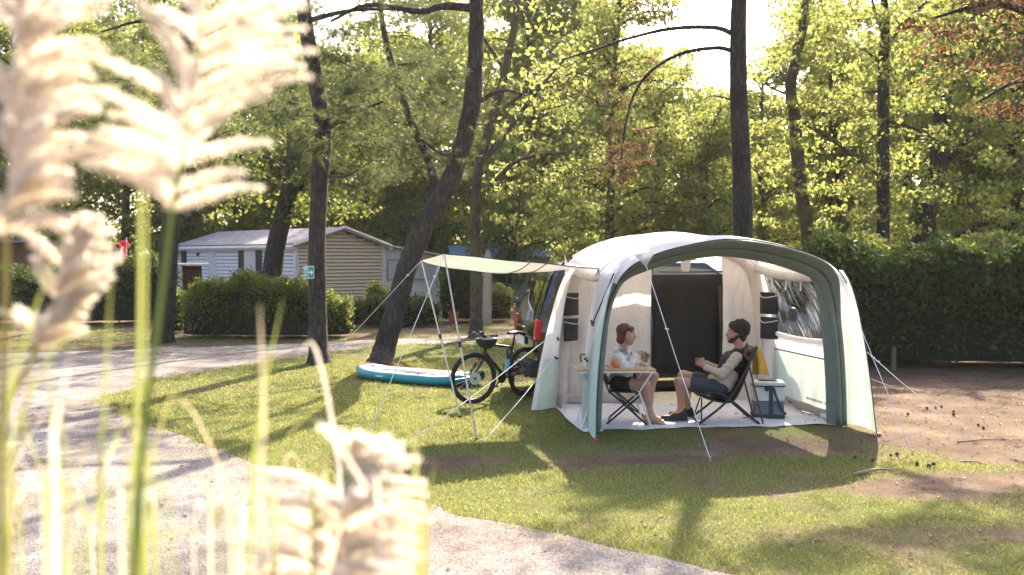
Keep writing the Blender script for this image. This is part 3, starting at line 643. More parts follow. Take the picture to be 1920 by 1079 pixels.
# added strip in the doorway, cream speckled paint imitating sunlit ground
m, t, N, L = nodes('sunlit_ground_paint'); out = N('OutputMaterial'); b = N('BsdfPrincipled'); tc = N('TexCoord'); v = N('TexVoronoi'); v.inputs['Scale'].default_value = 26; L(tc.outputs['Object'], v.inputs['Vector'])
L(ramp(N, L, v.outputs['Distance'], [(.06,.05,.04),(.78,.70,.52)], [.16,.24]), b.inputs['Base Color']); b.inputs['Roughness'].default_value = .9; L(b.outputs[0], out.inputs[0])
mb = MB(); mb.box((0,0,.012), (1.25,.62,.024)); mt = mb.build('sunlit_ground_strip', m, bevel=.006); mt.location = (2.37,13.92,.026); mt.rotation_euler = (radians(7),0,TR); tag(mt, 'cream speckled slab added as a painted sunlit ground strip at the van doorway', 'mat')
# ------------------------------------------------------------------ bicycle
fr_c, re_c = G(888,758), G(986,742)
hd = fr_c-re_c; WB = 1.08; ang = atan2(hd[1], hd[0])
BK = mat('bike_black', (.015,.015,.017), .4); RUB = mat('bike_tyre', (.02,.02,.02), .8)
bike = empty('mountain_bike', fr_c-A(cos(ang),sin(ang),0)*WB, ang, 'black mountain bike standing behind the van with its front wheel turned', 'bicycle')
RW = .355
def wheel(par, loc, rz):
    w_ = empty('wheel', loc, rz); w_.parent = par
    mb = MB(); mb.torus((0,0,0), (0,1,0), RW-.028, .028, 40, 8); mb.build('tyre', RUB, w_)
    mb = MB(); mb.torus((0,0,0), (0,1,0), RW-.062, .011, 40, 6); mb.build('rim', BK, w_)
    mb = MB()
    for i in range(24):
        q = 2*pi*i/24; s = .03 if i%2 else -.03; mb.tube([A(.02*cos(q+1),s,.02*sin(q+1)), A((RW-.06)*cos(q),0,(RW-.06)*sin(q))], .0018, 3, cap=False)
    mb.build('spokes', ALU, w_)
    mb = MB(); mb.lathe([(.012,-.06),(.025,-.035),(.018,0),(.025,.035),(.012,.06)], axis=(0,1,0), n=12); mb.build('hub', BK, w_)
    mb = MB(); mb.lathe([(.03,.045),(.085,.045),(.085,.049),(.03,.049)], axis=(0,1,0), n=24); mb.build('brake_disc', ALU, w_)
    mb = MB(); mb.box((-.05,0,(RW-.13)), (.012,.05,.03)); mb.build('reflector', ORL, w_)
STE = radians(-20)
wheel(bike, (0,0,RW), 0); wheel(bike, (WB,0,RW), STE)
BB = A(.43,0,.31); ST = A(.24,0,.80); HT0 = A(.86,0,.66); HT1 = A(.82,0,.84)
mb = MB(); mb.tube([HT0, HT1], .026, 10); mb.tube([HT0+A(-.01,0,.03), BB], .024, 10); mb.tube([HT1+A(.0,0,-.03), ST+A(.02,0,-.08)], .019, 10); mb.tube([BB, ST], .018, 10)
for s in (-1, 1): mb.tube([BB+A(0,.03*s,0), A(0,.065*s,RW)], .011, 8); mb.tube([ST+A(.02,.02*s,-.1), A(0,.065*s,RW)], .009, 8)
mb.build('frame', BK, bike)
fork = empty('fork', HT0, STE); fork.parent = bike; HX = WB-HT0[0]; 
mb = MB()
for s in (-1, 1): mb.tube([A(.03,.065*s,-.02), A(HX,.065*s,RW-HT0[2])], [.02,.017], 8)
mb.tube([A(.03,-.075,-.01), A(.03,.075,-.01)], .022, 8); mb.build('legs', BK, fork)
mb = MB(); mb.tube([A(-.05,0,.20), A(.02,0,.27)], .018, 8); mb.tube([A(.0,-.35,.29), A(.03,-.12,.27), A(.03,.12,.27), A(.0,.35,.29)], .0125, 8)
mb.build('handlebar', BK, fork)
for s in (-1, 1):
    mb = MB(); mb.tube([A(.01,.22*s,.283), A(-.005,.36*s,.29)], .018, 8); mb.build('grip', PLB, fork)
    mb = MB(); mb.tube([A(.03,.2*s,.28), A(.09,.26*s,.26), A(.08,.33*s,.255)], .006, 5); mb.tube([A(.04,.1*s,.27), A(.14,.08*s,.22), A(.06,.06*s,.02)], .004, 5); mb.build('brake_lever', BK, fork)
mb = MB(); mb.box((.05,0,.30), (.05,.06,.04)); mb.build('headlamp', PLB, fork)
mb = MB(); mb.tube([ST, A(.215,0,.90)], .014, 8); mb.build('seat_post', BK, bike)
mb = MB(); mb.grid(lambda a, b: A(.08+.28*a, (2*b-1)*(.075*(1-a)**.8+.02), .93-.03*(2*b-1)**2*(1-a*.6)+.015*sin(3*a)), 9, 7); mb.build('saddle', PLB, bike, solid=.03)
mb = MB(); mb.lathe([(.05,.05),(.09,.05),(.09,.056),(.05,.056)], c=BB, axis=(0,-1,0), n=24); mb.tube([BB+A(0,-.06,0), BB+A(.10,-.08,-.13)], .011, 6); mb.tube([BB+A(0,.06,0), BB+A(-.10,.08,.13)], .011, 6); mb.build('crankset', BK, bike)
for p in (BB+A(.10,-.12,-.13), BB+A(-.10,.12,.13)): mb = MB(); mb.box(p, (.10,.08,.02)); mb.build('pedal', PLB, bike)
mb = MB(); mb.lathe([(.02,.04),(.05,.042),(.05,.055),(.02,.057)], c=(0,0,RW), axis=(0,-1,0), n=18); mb.tube([BB+A(0,-.052,.085), A(0,-.052,RW+.045)], .004, 4); mb.tube([BB+A(0,-.052,-.085), A(-.02,-.052,RW-.14), A(0,-.052,RW-.05)], .004, 4); mb.build('chain', mat('chain_steel', (.2,.19,.18), .4, .8), bike)
mb = MB(); mb.lathe([(.033,0),(.035,.02),(.035,.15),(.022,.17),(.022,.19)], c=BB+A(-.02,0,.07), axis=(-.32,0,.8), n=12); mb.build('water_bottle', mat('bottle_blue', (.10,.38,.48), .4), bike)
# helmet slung from the handlebar
hp = np.array(fr_c)+A(-.05,-.02,0)
hloc = P(912,640,13.75); hm = empty('cycle_helmet', hloc, .3, 'black cycle helmet hanging from the bike handlebar', 'helmet')
mb = MB()
def hel(a, b):
    q = 2*pi*a; e = b*pi*.52; r = sin(e); return A(.145*r*cos(q)*(1.0), .105*r*sin(q), -.13*cos(e)+.03)
mb.grid(hel, 25, 9); mb.build('shell', PLB, hm, solid=.02)
mb = MB(); mb.torus((0,0,.035), (0,0,1), .118, .012, 24, 6); mb.build('rim_pad', mat('grey_pad', (.35,.35,.36), .8), hm)
mb = MB(); mb.tube([A(-.1,.03,.03), A(-.03,.0,.16), A(.09,-.02,.04)], .006, 5); mb.build('strap', PLB, hm)
# bicycle carrier platform behind the van, with a second helmet-black tail unit
rk = empty('bike_carrier', A(*G(968,735)[:2], 0), VR, 'low black bicycle carrier with red light strip behind the van', 'carrier')
mb = MB(); mb.grid(lambda a, b: A(-.22+.46*a, -.16+.32*b, .42+.07*sin(pi*a)*sin(pi*b)-.03*a), 11, 7); mb.grid(lambda a, b: A(-.22+.46*a, -.16, .30+.12*b-.03*a), 11, 3); mb.tube([A(-.2,0,.30), A(.4,.05,.30)], .022, 8); mb.tube([A(-.05,0,.38), A(-.05,.02,.02)], .02, 8); mb.box((-.05,.02,.01), (.12,.12,.02)); mb.build('platform', PLB, rk, solid=.01)
mb = MB(); mb.box((.02,-.175,.36), (.34,.012,.03)); mb.build('light_strip', REDL, rk)
mb = MB(); mb.tube([A(-.12,0,.45), A(-.14,0,.62), A(-.06,0,.66)], .02, 8); mb.box((-.13,-.02,.52), (.03,.03,.12)); mb.build('clamp', PLB, rk)
# ------------------------------------------------------------------ paddle board
p0, p1 = G(679,706), G(872,724); pm = (p0+p1)/2; dv = p1-p0; Lb = 2.55; pa = atan2(dv[1], dv[0])
sup = empty('paddle_board', A(pm[0]+.12, pm[1], 0), pa, 'teal and white inflatable paddle board lying by the leaning tree', 'paddle board')
TEAL = mat('board_teal', (.02,.26,.26), .35, coat=.2); BWH = mat('board_white', (.72,.74,.78), .6); BOR = mat('board_orange', (.75,.16,.05), .5); BRED = mat('board_red', (.60,.10,.09), .5); BGR = mat('board_grey', (.42,.46,.50), .7)
def hw(s): return .40*max(1e-3, 1-abs(2*s-1)**3.2)**.55
def lift(s): return .10*max(0, (s-.72)/.28)**2+.08*max(0, (.2-s)/.2)**2
TH = .135
def rail(sg): return lambda a, b: (lambda s, q: A((s-.5)*Lb, sg*(hw(s)+.055*sin(q)), .015+lift(s)+TH/2-TH/2*cos(q)))(.002+.996*a, pi*b)
mb = MB(); 
for sg in (-1, 1): mb.grid(rail(sg), 45, 9, mf=lambda a, b: 1 if a < .045 else 0)
mb.build('rail', [TEAL, BOR], sup)
mb = MB(); mb.grid(lambda a, b: A((a-.5)*Lb*.998, hw(.002+.996*a)*(2*b-1), .017+lift(a)+TH), 45, 11, mf=lambda a, b: 1 if a < .05 else (3 if (b > .86 and .07 < a < .72) else (2 if a > .90 else 0))); mb.grid(lambda a, b: A((a-.5)*Lb*.998, hw(.002+.996*a)*(2*b-1), .013+lift(a)), 30, 5, m=2); mb.build('deck', [BWH, BOR, TEAL, BRED], sup)
mb = MB(); mb.grid(lambda a, b: A(-.35+1.1*a, (2*b-1)*.25, .0175+.004+TH+.002*sin(3*a)), 9, 5); mb.build('deck_pad', BGR, sup, solid=.006)
mb = MB(); mb.tube([A(-.95,-.10,TH+.075), A(-.7,-.2,TH+.035), A(-.30,-.1,TH+.03), A(.1,-.18,TH+.03), A(.6,-.05,TH+.03)], .007, 5); mb.tube([A(-.62,-.18,TH+.03), A(-.62,.18,TH+.03)], .007, 5); mb.build('bungee', PLB, sup)
for x, y in ((.02,-.28),(.25,-.3),(.1,.1)): mb = MB(); mb.lathe([(.03,0),(.028,.01),(.012,.014)], c=(x,y,TH+.022), n=10); mb.build('ring', PLB, sup)
mb = MB(); mb.box((-.46,-.452,.09), (.15,.006,.022)); mb.build('side_print', BWH, sup)
# ------------------------------------------------------------------ furniture under the awning
WOODL = mat('table_wood', (.55,.36,.20), .6, var=.2, scale=5, stretch=(2,30,30)); CFR = mat('chair_frame', (.03,.032,.033), .45, .3); CFAB = mat('chair_brown', (.07,.036,.026), .85, bump=.2)
JGL = glass('jug_glass', (.97,.97,.96), .05)
# roll-top table
tb = empty('camp_table', A(1.20,11.78,0), radians(4), 'small camp table with slatted wooden top and white metal legs', 'table')
W_, D_, H_ = .94, .50, .705
for i in range(9):
    mb = MB(); mb.box((-W_/2+W_*(i+.5)/9, 0, H_-.011), (W_/9-.008, D_, .018)); mb.build('slat', WOODL, tb, bevel=.004)
mb = MB()
for s in (-1, 1): mb.box((0, s*(D_/2-.03), H_-.034), (W_-.02,.022,.022))
mb.build('rail', ALU, tb)
WM = mat('white_metal', (.72,.70,.67), .4, .2)
for sx in (-1, 1):
    for s in (-1, 1): mb = MB(); mb.tube([A(sx*(W_/2-.05), s*(D_/2-.03), H_-.045), A(sx*(W_/2-.20), s*(D_/2-.03), H_-.27), A(sx*(W_/2-.06), s*(D_/2), .012)], .011, 8); mb.build('leg', WM, tb)
    mb = MB(); mb.tube([A(sx*(W_/2-.2), -D_/2+.03, H_-.27), A(sx*(W_/2-.2), D_/2-.03, H_-.27)], .01, 8); mb.build('stretcher', WM, tb)
def onT(x, y): c, s = cos(radians(4)), sin(radians(4)); return A(1.20+x*c-y*s, 11.78+x*s+y*c, H_)
# orange, glass jug, moka pot on the table
o = empty('orange_fruit', onT(.02,-.04), 0, 'round orange on the table beside the tent flap', 'orange')
mb = MB(); mb.ball((0,0,.044), (.046,.046,.043), 20, 14); mb.build('peel', mat('orange_peel', (.75,.22,.03), .45, bump=.25, bscale=90), o)
mb = MB(); mb.lathe([(.008,0),(.004,.006)], c=(.01,0,.085), n=8); mb.build('stem', mat('stem_green', (.08,.10,.03)), o)
o = empty('glass_jug', onT(.15,.14), 0, 'clear glass jug standing on the table near the orange', 'jug')
mb = MB(); mb.lathe([(.0,.004),(.05,.004),(.055,.01),(.058,.09),(.04,.15),(.036,.17),(.042,.19)], n=24); mb.build('body', JGL, o)
mb = MB(); mb.lathe([(.02,.19),(.034,.192),(.03,.21),(.014,.222),(.016,.24)], n=16); mb.build('stopper', JGL, o)
mk = empty('moka_pot', onT(-.30,-.02), radians(20), 'small silver moka pot with black handle at table left end', 'coffee pot')
mb = MB(); mb.lathe([(.045,0),(.05,.005),(.038,.07),(.036,.085)], n=8); mb.build('base', ALU, mk, smooth=False)
mb = MB(); mb.lathe([(.036,.085),(.04,.1),(.05,.165),(.046,.17),(.01,.185)], n=8); up = mb.build('upper', mat('pot_lime', (.62,.66,.45), .4, .3), mk, smooth=False)
mb = MB(); mb.ball((0,0,.195), .012, 10, 7); mb.build('knob', PLB, mk)
mb = MB(); mb.tube([A(-.045,0,.16), A(-.095,0,.155), A(-.10,0,.12), A(-.09,0,.07)], .009, 6); mb.build('handle', PLB, mk)
mb = MB(); mb.tube([A(.045,0,.13), A(.07,0,.165)], [.014,.008], 8); mb.build('spout', ALU, mk)
# woman's chair: black folding stool-chair with cross legs
ch = empty('folding_chair', A(1.40,12.05,0), radians(-8), 'low black folding chair under the person in white', 'chair')
mb = MB(); mb.grid(lambda a, b: A(-.21+.42*a, -.22+.44*b, .40-.03*sin(pi*a)*sin(pi*b)), 9, 9); mb.build('seat', CFAB, ch, solid=.012)
mb = MB(); mb.grid(lambda a, b: A(-.22-.16*b-.03*sin(pi*a), -.23+.46*a, .44+.42*b), 9, 9); mb.build('backrest', mat('chair_black_cloth', (.025,.025,.027), .85), ch, solid=.012)
for s in (-1, 1):
    mb = MB(); mb.tube([A(-.24,.22*s,.012), A(.20,.22*s,.40)], .0115, 8); mb.build('leg', CFR, ch)
    mb = MB(); mb.tube([A(.24,.225*s,.012), A(-.20,.225*s,.40)], .0115, 8); mb.build('leg', CFR, ch)
    mb = MB(); mb.tube([A(-.2,.235*s,.38), A(-.40,.235*s,.88)], .0115, 8); mb.build('back_post', CFR, ch)
for x0, z0 in ((-.22,.03),(.22,.03)): mb = MB(); mb.tube([A(x0,-.22,z0), A(x0,.22,z0)], .009, 8); mb.build('stretcher', CFR, ch)
for s in (-1, 1): mb = MB(); mb.tube([A(.22,-.22*s,.02), A(-.0,.0,.22), A(-.22,.22*s,.40)], .009, 8); mb.build('cross_brace', CFR, ch)
# man's low lounge chair
lc = empty('lounge_chair', A(2.50,12.08,0), 0, 'low folding lounge chair with dark crossed legs under the person in the vest', 'chair')
def sling(a, b):
    p = spline([A(-.26,0,.36), A(-.05,0,.285), A(.13,0,.285), A(.24,0,.45), A(.33,0,.70), A(.40,0,.92)], 30)[min(29, int(a*29+.5))]
    return A(p[0]+.0, (2*b-1)*.235, p[2]-.02*sin(pi*b))
mb = MB(); mb.grid(sling, 30, 7); mb.build('sling', CFAB, lc, solid=.012)
for s in (-1, 1):
    y = .25*s
    for pts in ([A(-.27,y,.012), A(.12,y,.36), A(.42,y,.94)], [A(.46,y+.015,.012), A(.02,y+.015,.36), A(-.28,y+.015,.37)]):
        mb = MB(); mb.tube(spline(pts, 14), .0145, 8); mb.build('leg', CFR, lc)
    mb = MB(); mb.tube([A(.33,y,.70), A(.50,y*.95,.02)], .012, 8); mb.build('rear_strut', mat('brown_strut', (.10,.05,.035), .6), lc)
    mb = MB(); mb.tube([A(-.24,y,.03), A(-.20,y*.2,.30)], .009, 8); mb.build('brace', CFR, lc)
for x, z in ((-.265,.03),(.44,.04),(.41,.92)): mb = MB(); mb.tube([A(x,-.25,z), A(x,.25,z)], .011, 8); mb.build('crossbar', CFR, lc)
# mustard jacket over the chair back
JK = mat('mustard_cloth', (.52,.27,.04), .9, bump=.5, bscale=14)
jk = empty('draped_jacket', A(2.915,12.02,.0), radians(-15), 'mustard yellow jacket hung over the lounge chair back', 'jacket')
def jck(a, b):
    q = 2*pi*a; z = .94-.34*b; wx = .05+.035*b+.022*sin(5*q+4*b)*b; wy = .095+.035*b+.026*sin(4*q+2*b)*b
    if b < .12: wx *= .35+5*b; wy *= .5+4*b
    return A(.03+.07*b+wx*cos(q), wy*sin(q), z+.012*sin(3*q)*b)
mb = MB(); mb.grid(jck, 65, 19); mb.build('body', JK, jk)
mb = MB(); mb.torus((-.035,-.10,.84), (.2,1,0), .055, .022, 18, 8); mb.build('sleeve_cuff', mat('brown_lining', (.20,.08,.06), .8), jk)
# cool box
cb = empty('cool_box', A(3.20,12.42,.012), radians(-6), 'grey and white cool box beside the lounge chair', 'cool box')
LG = mat('box_light', (.62,.60,.58), .5); DG = mat('box_grey', (.12,.14,.16), .6); DK = mat('box_dark', (.035,.045,.045), .6)
mb = MB(); mb.box((0,0,.115), (.37,.27,.19)); mb.build('lower_body', DG, cb, bevel=.02)
mb = MB(); mb.box((0,0,.305), (.375,.275,.19)); mb.build('upper_body', LG, cb, bevel=.02)
mb = MB(); mb.box((0,0,.025), (.39,.29,.05)); mb.build('foot', DK, cb, bevel=.012)
mb = MB(); mb.box((0,0,.425), (.395,.295,.05)); lid = mb.build('lid', LG, cb, bevel=.018)
mb = MB(); mb.box((0,.02,.455), (.22,.12,.012)); mb.build('grip_recess', DK, lid, bevel=.004)
mb = MB(); mb.box((0,0,.397), (.399,.299,.008)); mb.build('lid_seal', DK, cb)
mb = MB(); mb.box((.02,-.142,.22), (.05,.012,.36)); mb.build('strap', DK, cb)
mb = MB(); mb.tube(spline([A(.05,-.15,.38), A(.10,-.17,.22), A(.16,-.17,.10), A(.20,-.16,.06)], 12), .016, 6); mb.build('shoulder_strap', DK, cb)
mb = MB(); mb.lathe([(.03,0),(.03,.02),(.012,.025)], c=(-.03,-.14,.37), axis=(0,-1,0), n=14); mb.build('strap_button', PLB, cb)
# ------------------------------------------------------------------ people: one continuous body each, grown as a smooth union of tapered limbs
def sdf(prims, h=.0065, k=.03, fold=0.0, fs=30.0, pad=.05):
    lo = np.min([np.minimum(p[0]-np.max(p[2]), p[1]-np.max(p[3])) for p in prims], 0)-pad
    hi = np.max([np.maximum(p[0]+np.max(p[2]), p[1]+np.max(p[3])) for p in prims], 0)+pad
    n = np.ceil((hi-lo)/h).astype(int)+1
    D = np.full(n, 1.0, np.float32); ax = [lo[i]+h*np.arange(n[i]) for i in range(3)]
    for p in prims:
        a, b, ra, rb = p[:4]; kk = p[4] if len(p) > 4 else k
        m_ = max(np.max(ra), np.max(rb))+kk*2+.03
        i0 = np.maximum(((np.minimum(a,b)-m_-lo)/h).astype(int), 0); i1 = np.minimum(((np.maximum(a,b)+m_-lo)/h).astype(int)+2, n)
        sl = tuple(slice(i0[i], i1[i]) for i in range(3))
        X, Y, Z = np.meshgrid(ax[0][sl[0]], ax[1][sl[1]], ax[2][sl[2]], indexing='ij')
        if np.ndim(ra):                                          # ellipsoid, rb ignored
            q = np.sqrt(((X-a[0])/ra[0])**2+((Y-a[1])/ra[1])**2+((Z-a[2])/ra[2])**2); d = (q-1)*np.min(ra)
        else:
            ab = b-a; L2 = ab@ab+1e-12; t = np.clip(((X-a[0])*ab[0]+(Y-a[1])*ab[1]+(Z-a[2])*ab[2])/L2, 0, 1)
            d = np.sqrt((X-a[0]-t*ab[0])**2+(Y-a[1]-t*ab[1])**2+(Z-a[2]-t*ab[2])**2)-(ra+t*(rb-ra))
        o = D[sl]
        if kk > 0:
            hh = np.maximum(kk-np.abs(o-d), 0)/kk; D[sl] = np.minimum(o, d)-hh*hh*kk/4
        else: D[sl] = np.maximum(o, -d)                          # kk<=0 carves
    if fold:
        X, Y, Z = np.meshgrid(*ax, indexing='ij')
        D += fold*(np.sin(fs*X+1.7*np.sin(fs*.7*Z))*np.sin(fs*.8*Z+1.3*np.sin(fs*.6*Y))+.6*np.sin(fs*1.9*(Z+.6*X)+2*np.sin(fs*.5*Y)))
    S = D < 0; c = [S[i:n[0]-1+i, j:n[1]-1+j, l:n[2]-1+l] for i in (0,1) for j in (0,1) for l in (0,1)]
    cnt = sum(x.astype(np.int8) for x in c); act = (cnt > 0) & (cnt < 8); idx = np.argwhere(act); vid = -np.ones(act.shape, int); vid[act] = np.arange(len(idx))
    acc = np.zeros((len(idx),3)); w_ = np.zeros(len(idx)); offs = [(i,j,l) for i in (0,1) for j in (0,1) for l in (0,1)]
    dv = {o: D[idx[:,0]+o[0], idx[:,1]+o[1], idx[:,2]+o[2]] for o in offs}
    for o in offs:
        for x in range(3):
            if o[x] == 0:
                e = list(o); e[x] = 1; e = tuple(e); d0, d1 = dv[o], dv[e]; cr = (d0 < 0) != (d1 < 0)
                t = np.where(cr, d0/np.where(cr, d0-d1, 1), 0); p = np.array(o, float)[None]+np.zeros((len(idx),3)); p[:,x] += t; acc[cr] += p[cr]; w_[cr] += 1
    V = lo+h*(idx+acc/w_[:,None]); Q = []
    for x in range(3):
        y, z = (x+1)%3, (x+2)%3
        s0 = [slice(None)]*3; s1 = [slice(None)]*3; s0[x] = slice(0,-1); s1[x] = slice(1,None)
        ch_ = S[tuple(s0)] != S[tuple(s1)]; e = np.argwhere(ch_); e = e[(e[:,y] > 0) & (e[:,z] > 0) & (e[:,y] < n[y]-1) & (e[:,z] < n[z]-1)]
        ey = np.zeros(3, int); ey[y] = 1; ez = np.zeros(3, int); ez[z] = 1
        g = lambda q: vid[q[:,0], q[:,1], q[:,2]]
        f = np.stack([g(e-ey-ez), g(e-ez), g(e), g(e-ey)], 1); fl = S[e[:,0], e[:,1], e[:,2]]; f[~fl] = f[~fl][:,::-1]; Q.append(f)
    return V, np.concatenate(Q)
def blob(name, prims, m_, parent=None, root=A(0,0,0), **k):
    V, Q = sdf(prims, **k); return np_mesh(name, V-root, Q, m_, parent, True)
def E_(c, r, k=.02): return (np.array(c), np.array(c), np.array(r), np.array(r), k)
def C_(a, b, ra, rb, k=.03): return (np.array(a), np.array(b), ra, rb, k)
def hand(w_, d, n, s, curl, thumb=.6, sc=1.0):
    """w_ wrist, d towards the fingers, n palm normal, s towards the thumb"""
    d = d/np.linalg.norm(d); n = n-d*(n@d); n = n/np.linalg.norm(n); s = np.cross(d, n)*(1 if np.cross(d,n)@s > 0 else -1)
    pr = [C_(w_, w_+d*.03*sc, .024*sc, .026*sc, .012)]
    for i in (-1, 0, 1): pr.append(C_(w_+d*.025*sc+s*i*.016*sc, w_+d*.085*sc+s*i*.023*sc, .016*sc, .0135*sc, .012))
    ln = [.068,.078,.082,.072]
    for i in range(4):
        o = s*(-.033+.022*i)*sc; p = w_+d*.088*sc+o; an = 0
        for j in range(3):
            an += curl[j]*(1+.06*(i-1.5)); q = p+(d*cos(an)+n*sin(an))*ln[i]*sc*(.42,.32,.26)[j]; pr.append(C_(p, q, (.0095,.0088,.008)[j]*sc, (.0088,.008,.007)[j]*sc, .004)); p = q
    p = w_+d*.03*sc+s*.022*sc; q = p+(d*.55+s*.6+n*.35)*.045*sc; r = q+(d*.75+s*.05+n*thumb)*.034*sc; e = r+(d*.7-s*.1+n*thumb)*.026*sc
    pr += [C_(p,q,.014*sc,.011*sc,.010), C_(q,r,.0105*sc,.0095*sc,.004), C_(r,e,.0095*sc,.008*sc,.004)]
    return pr
def merge(name, parts, m_, root):
    Vs, Qs, n = [], [], 0
    for V, Q in parts: Vs.append(V); Qs.append(Q+n); n += len(V)
    return np_mesh(name, np.concatenate(Vs)-root, np.concatenate(Qs), m_, None, True)
def skin(name, c):
    m_ = mat(name, c, .5, var=.10, scale=14, spec=.35); b = [x for x in m_.node_tree.nodes if x.type == 'BSDF_PRINCIPLED'][0]
    b.inputs['Subsurface Weight'].default_value = .15; b.inputs['Subsurface Radius'].default_value = (.02,.008,.004); return m_
def head(C, f, tilt=0, man=True):
    """C skull centre, f facing direction (unit, horizontal) -> prims and anchor points"""
    r = np.cross(f, A(0,0,1)); u = A(0,0,1)
    g = lambda x, y, z: np.array(C)+f*x+r*y+u*z
    pr = [E_(g(-.012,0,.025), (.098,.079,.095) if abs(f[0]) > .5 else (.079,.098,.095)), E_(g(.03,0,-.03), (.068,.060,.085)), C_(g(.045,0,-.095), g(.055,0,-.09), .030, .026, .03),
          C_(g(.083,0,.012), g(.112,0,-.022), .010, .0135, .012), C_(g(.102,-.014,-.028), g(.102,.014,-.028), .008, .008, .008),
          C_(g(.078,-.03,.032), g(.078,.03,.032), .014, .014, .014), C_(g(.088,-.018,-.062), g(.088,.018,-.062), .0085, .0085, .007), C_(g(.085,-.014,-.072), g(.085,.014,-.072), .0085, .0085, .007)]
    for s in (-1, 1): pr += [E_(g(-.012,s*.078,-.005), (.020,.012,.032), .008), C_(g(.06,s*.035,-.02), g(.03,s*.05,-.04), .022, .02, .02)]
    pr.append(C_(g(-.03,0,-.06), g(-.05,0,-.16), .055 if man else .046, .058 if man else .048, .03))
    return pr, g
def face_bits(par, root, g, eye_c, brow):
    for s in (-1, 1):
        mb = MB(); mb.ball(g(.078, s*.032, .012)-root, (.0115,.0115,.009), 10, 7); o = mb.build('eye', mat('eye_white', (.75,.72,.68), .25), par)
        mb = MB(); mb.ball(g(.0865, s*.033, .012)-root, .0062, 8, 6); mb.build('iris', mat('iris_dark', eye_c, .2), o)
        mb = MB(); mb.tube([g(.087, s*.014, .034)-root, g(.088, s*.032, .040)-root, g(.074, s*.052, .034)-root], [.003,.0048,.003], 6); mb.build('eyebrow', brow, par)
    mb = MB(); mb.tube([g(.090,-.024,-.067)-root, g(.0985,0,-.0665)-root, g(.090,.024,-.067)-root], [.003,.0055,.003], 6); mb.build('lips', mat('lip_red', (.42,.14,.11), .5), par)
# ---- man, seated, facing left
SKM = skin('skin_man', (.46,.23,.14)); root = A(2.50,12.1,0)
Hc = P(1379,625,12.12); hp, g = head(Hc, A(-1,0.0,0)/1.0)
pel = P(1352,727,12.12); bel = P(1362,703,12.12); che = P(1374,680,12.12); nec = P(1384,660,12.12)
sN, eN, wN = P(1381,670,11.93), P(1353,703,11.88), P(1323,689,11.97); sF, eF, wF = P(1380,670,12.31), P(1347,694,12.34), P(1323,681,12.20)
hN, kN, aN = P(1350,729,12.01), P(1273,717,11.97), P(1276,772,12.12); hF, kF, aF = P(1348,724,12.24), P(1281,704,12.30), P(1290,770,12.42)
body = hp+[C_(pel, bel, .135, .125), C_(bel, che, .125, .135), C_(che, nec, .125, .065), C_(che+A(0,-.1,.03), che+A(0,.1,.03), .09, .09)]
for s_, e_, w2 in ((sN,eN,wN),(sF,eF,wF)): body += [C_(s_, e_, .055, .042), C_(e_, w2, .042, .028)]
for h_, k_, a_ in ((hN,kN,aN),(hF,kF,aF)):
    body += [C_(h_, k_, .090, .060), C_(k_, k_+(a_-k_)*.38+A(.03,0,0), .056, .058), C_(k_+(a_-k_)*.38+A(.02,0,0), a_, .052, .036), C_(a_, a_+A(-.12,0,-.06), .035, .03)]
hd1 = hand(wN, P(1311,680,12.0)-wN, A(-.15,.95,.25), A(-.2,0,1.), (.55,.6,.4)); hd2 = hand(wF, P(1310,679,12.14)-wF, A(-.1,-.95,.25), A(-.2,0,1.), (.5,.6,.4))
man = merge('person', [sdf(body), sdf(hd1, h=.0036, k=.004, pad=.02), sdf(hd2, h=.0036, k=.004, pad=.02)], SKM, root); man.location = root
tag(man, 'person with short curly dark hair in beige sleeves and dark vest, seated facing left', 'person')
HAIR = mat('hair_dark', (.032,.021,.015), .8, bump=1.0, bscale=70); BEIGEC = mat('sweatshirt_beige', (.50,.38,.28), .9, bump=.3, bscale=18); VEST = mat('vest_dark', (.025,.02,.022), .7, bump=.5, bscale=12); SHO = mat('shorts_grey', (.045,.047,.052), .85, bump=.3, bscale=15); SHOE = mat('shoe_black', (.016,.015,.015), .6)
hr = [E_(g(-.045,0,.066), (.112,.100,.096)), E_(g(-.075,0,.01), (.062,.086,.085)), C_(g(.035,-.04,.108), g(.035,.04,.108), .030, .030), C_(g(-.005,-.074,.05), g(-.045,-.074,-.0), .022, .022), C_(g(-.005,.074,.05), g(-.045,.074,-.0), .022, .022), C_(g(.03,-.06,.085), g(.03,.06,.085), .035, .035)]
hr += [E_(g(R.uniform(-.13,.06), R.choice([-1,1])*R.uniform(.0,.088), R.uniform(.02,.135)), [R.uniform(.014,.024)]*3, .012) for _ in range(0)]
for _ in range(260):
    u_ = rng.normal(size=3); u_ /= np.linalg.norm(u_); q_ = A(-.055,0,.055)+u_*A(.113,.10,.104)
    if q_[0] < .055-max(0,.05-q_[2])*.9 and q_[2] > -.08: hr.append(E_(g(*q_), [R.uniform(.012,.022)]*3, .003))
hr.append(E_(g(-.08,0,-.05), (.05,.072,.06)))
blob('hair', hr, HAIR, man, root, h=.0045, fold=.003, fs=190, k=.02)
bd = [C_(g(.066,-.03,-.098), g(.066,.03,-.098), .024, .024, .015), C_(g(.052,-.042,-.085), g(.0,-.066,-.045), .030, .020, .015), C_(g(.052,.042,-.085), g(.0,.066,-.045), .030, .020, .015), C_(g(-.004,-.070,-.04), g(-.008,-.074,.03), .016, .014, .015), C_(g(-.004,.070,-.04), g(-.008,.074,.03), .016, .014, .015), C_(g(.094,-.025,-.050), g(.094,.025,-.050), .0065, .0065, .005)]
blob('beard', bd, HAIR, man, root, h=.0045, k=.015); face_bits(man, root, g, (.03,.015,.01), HAIR)
sl = []
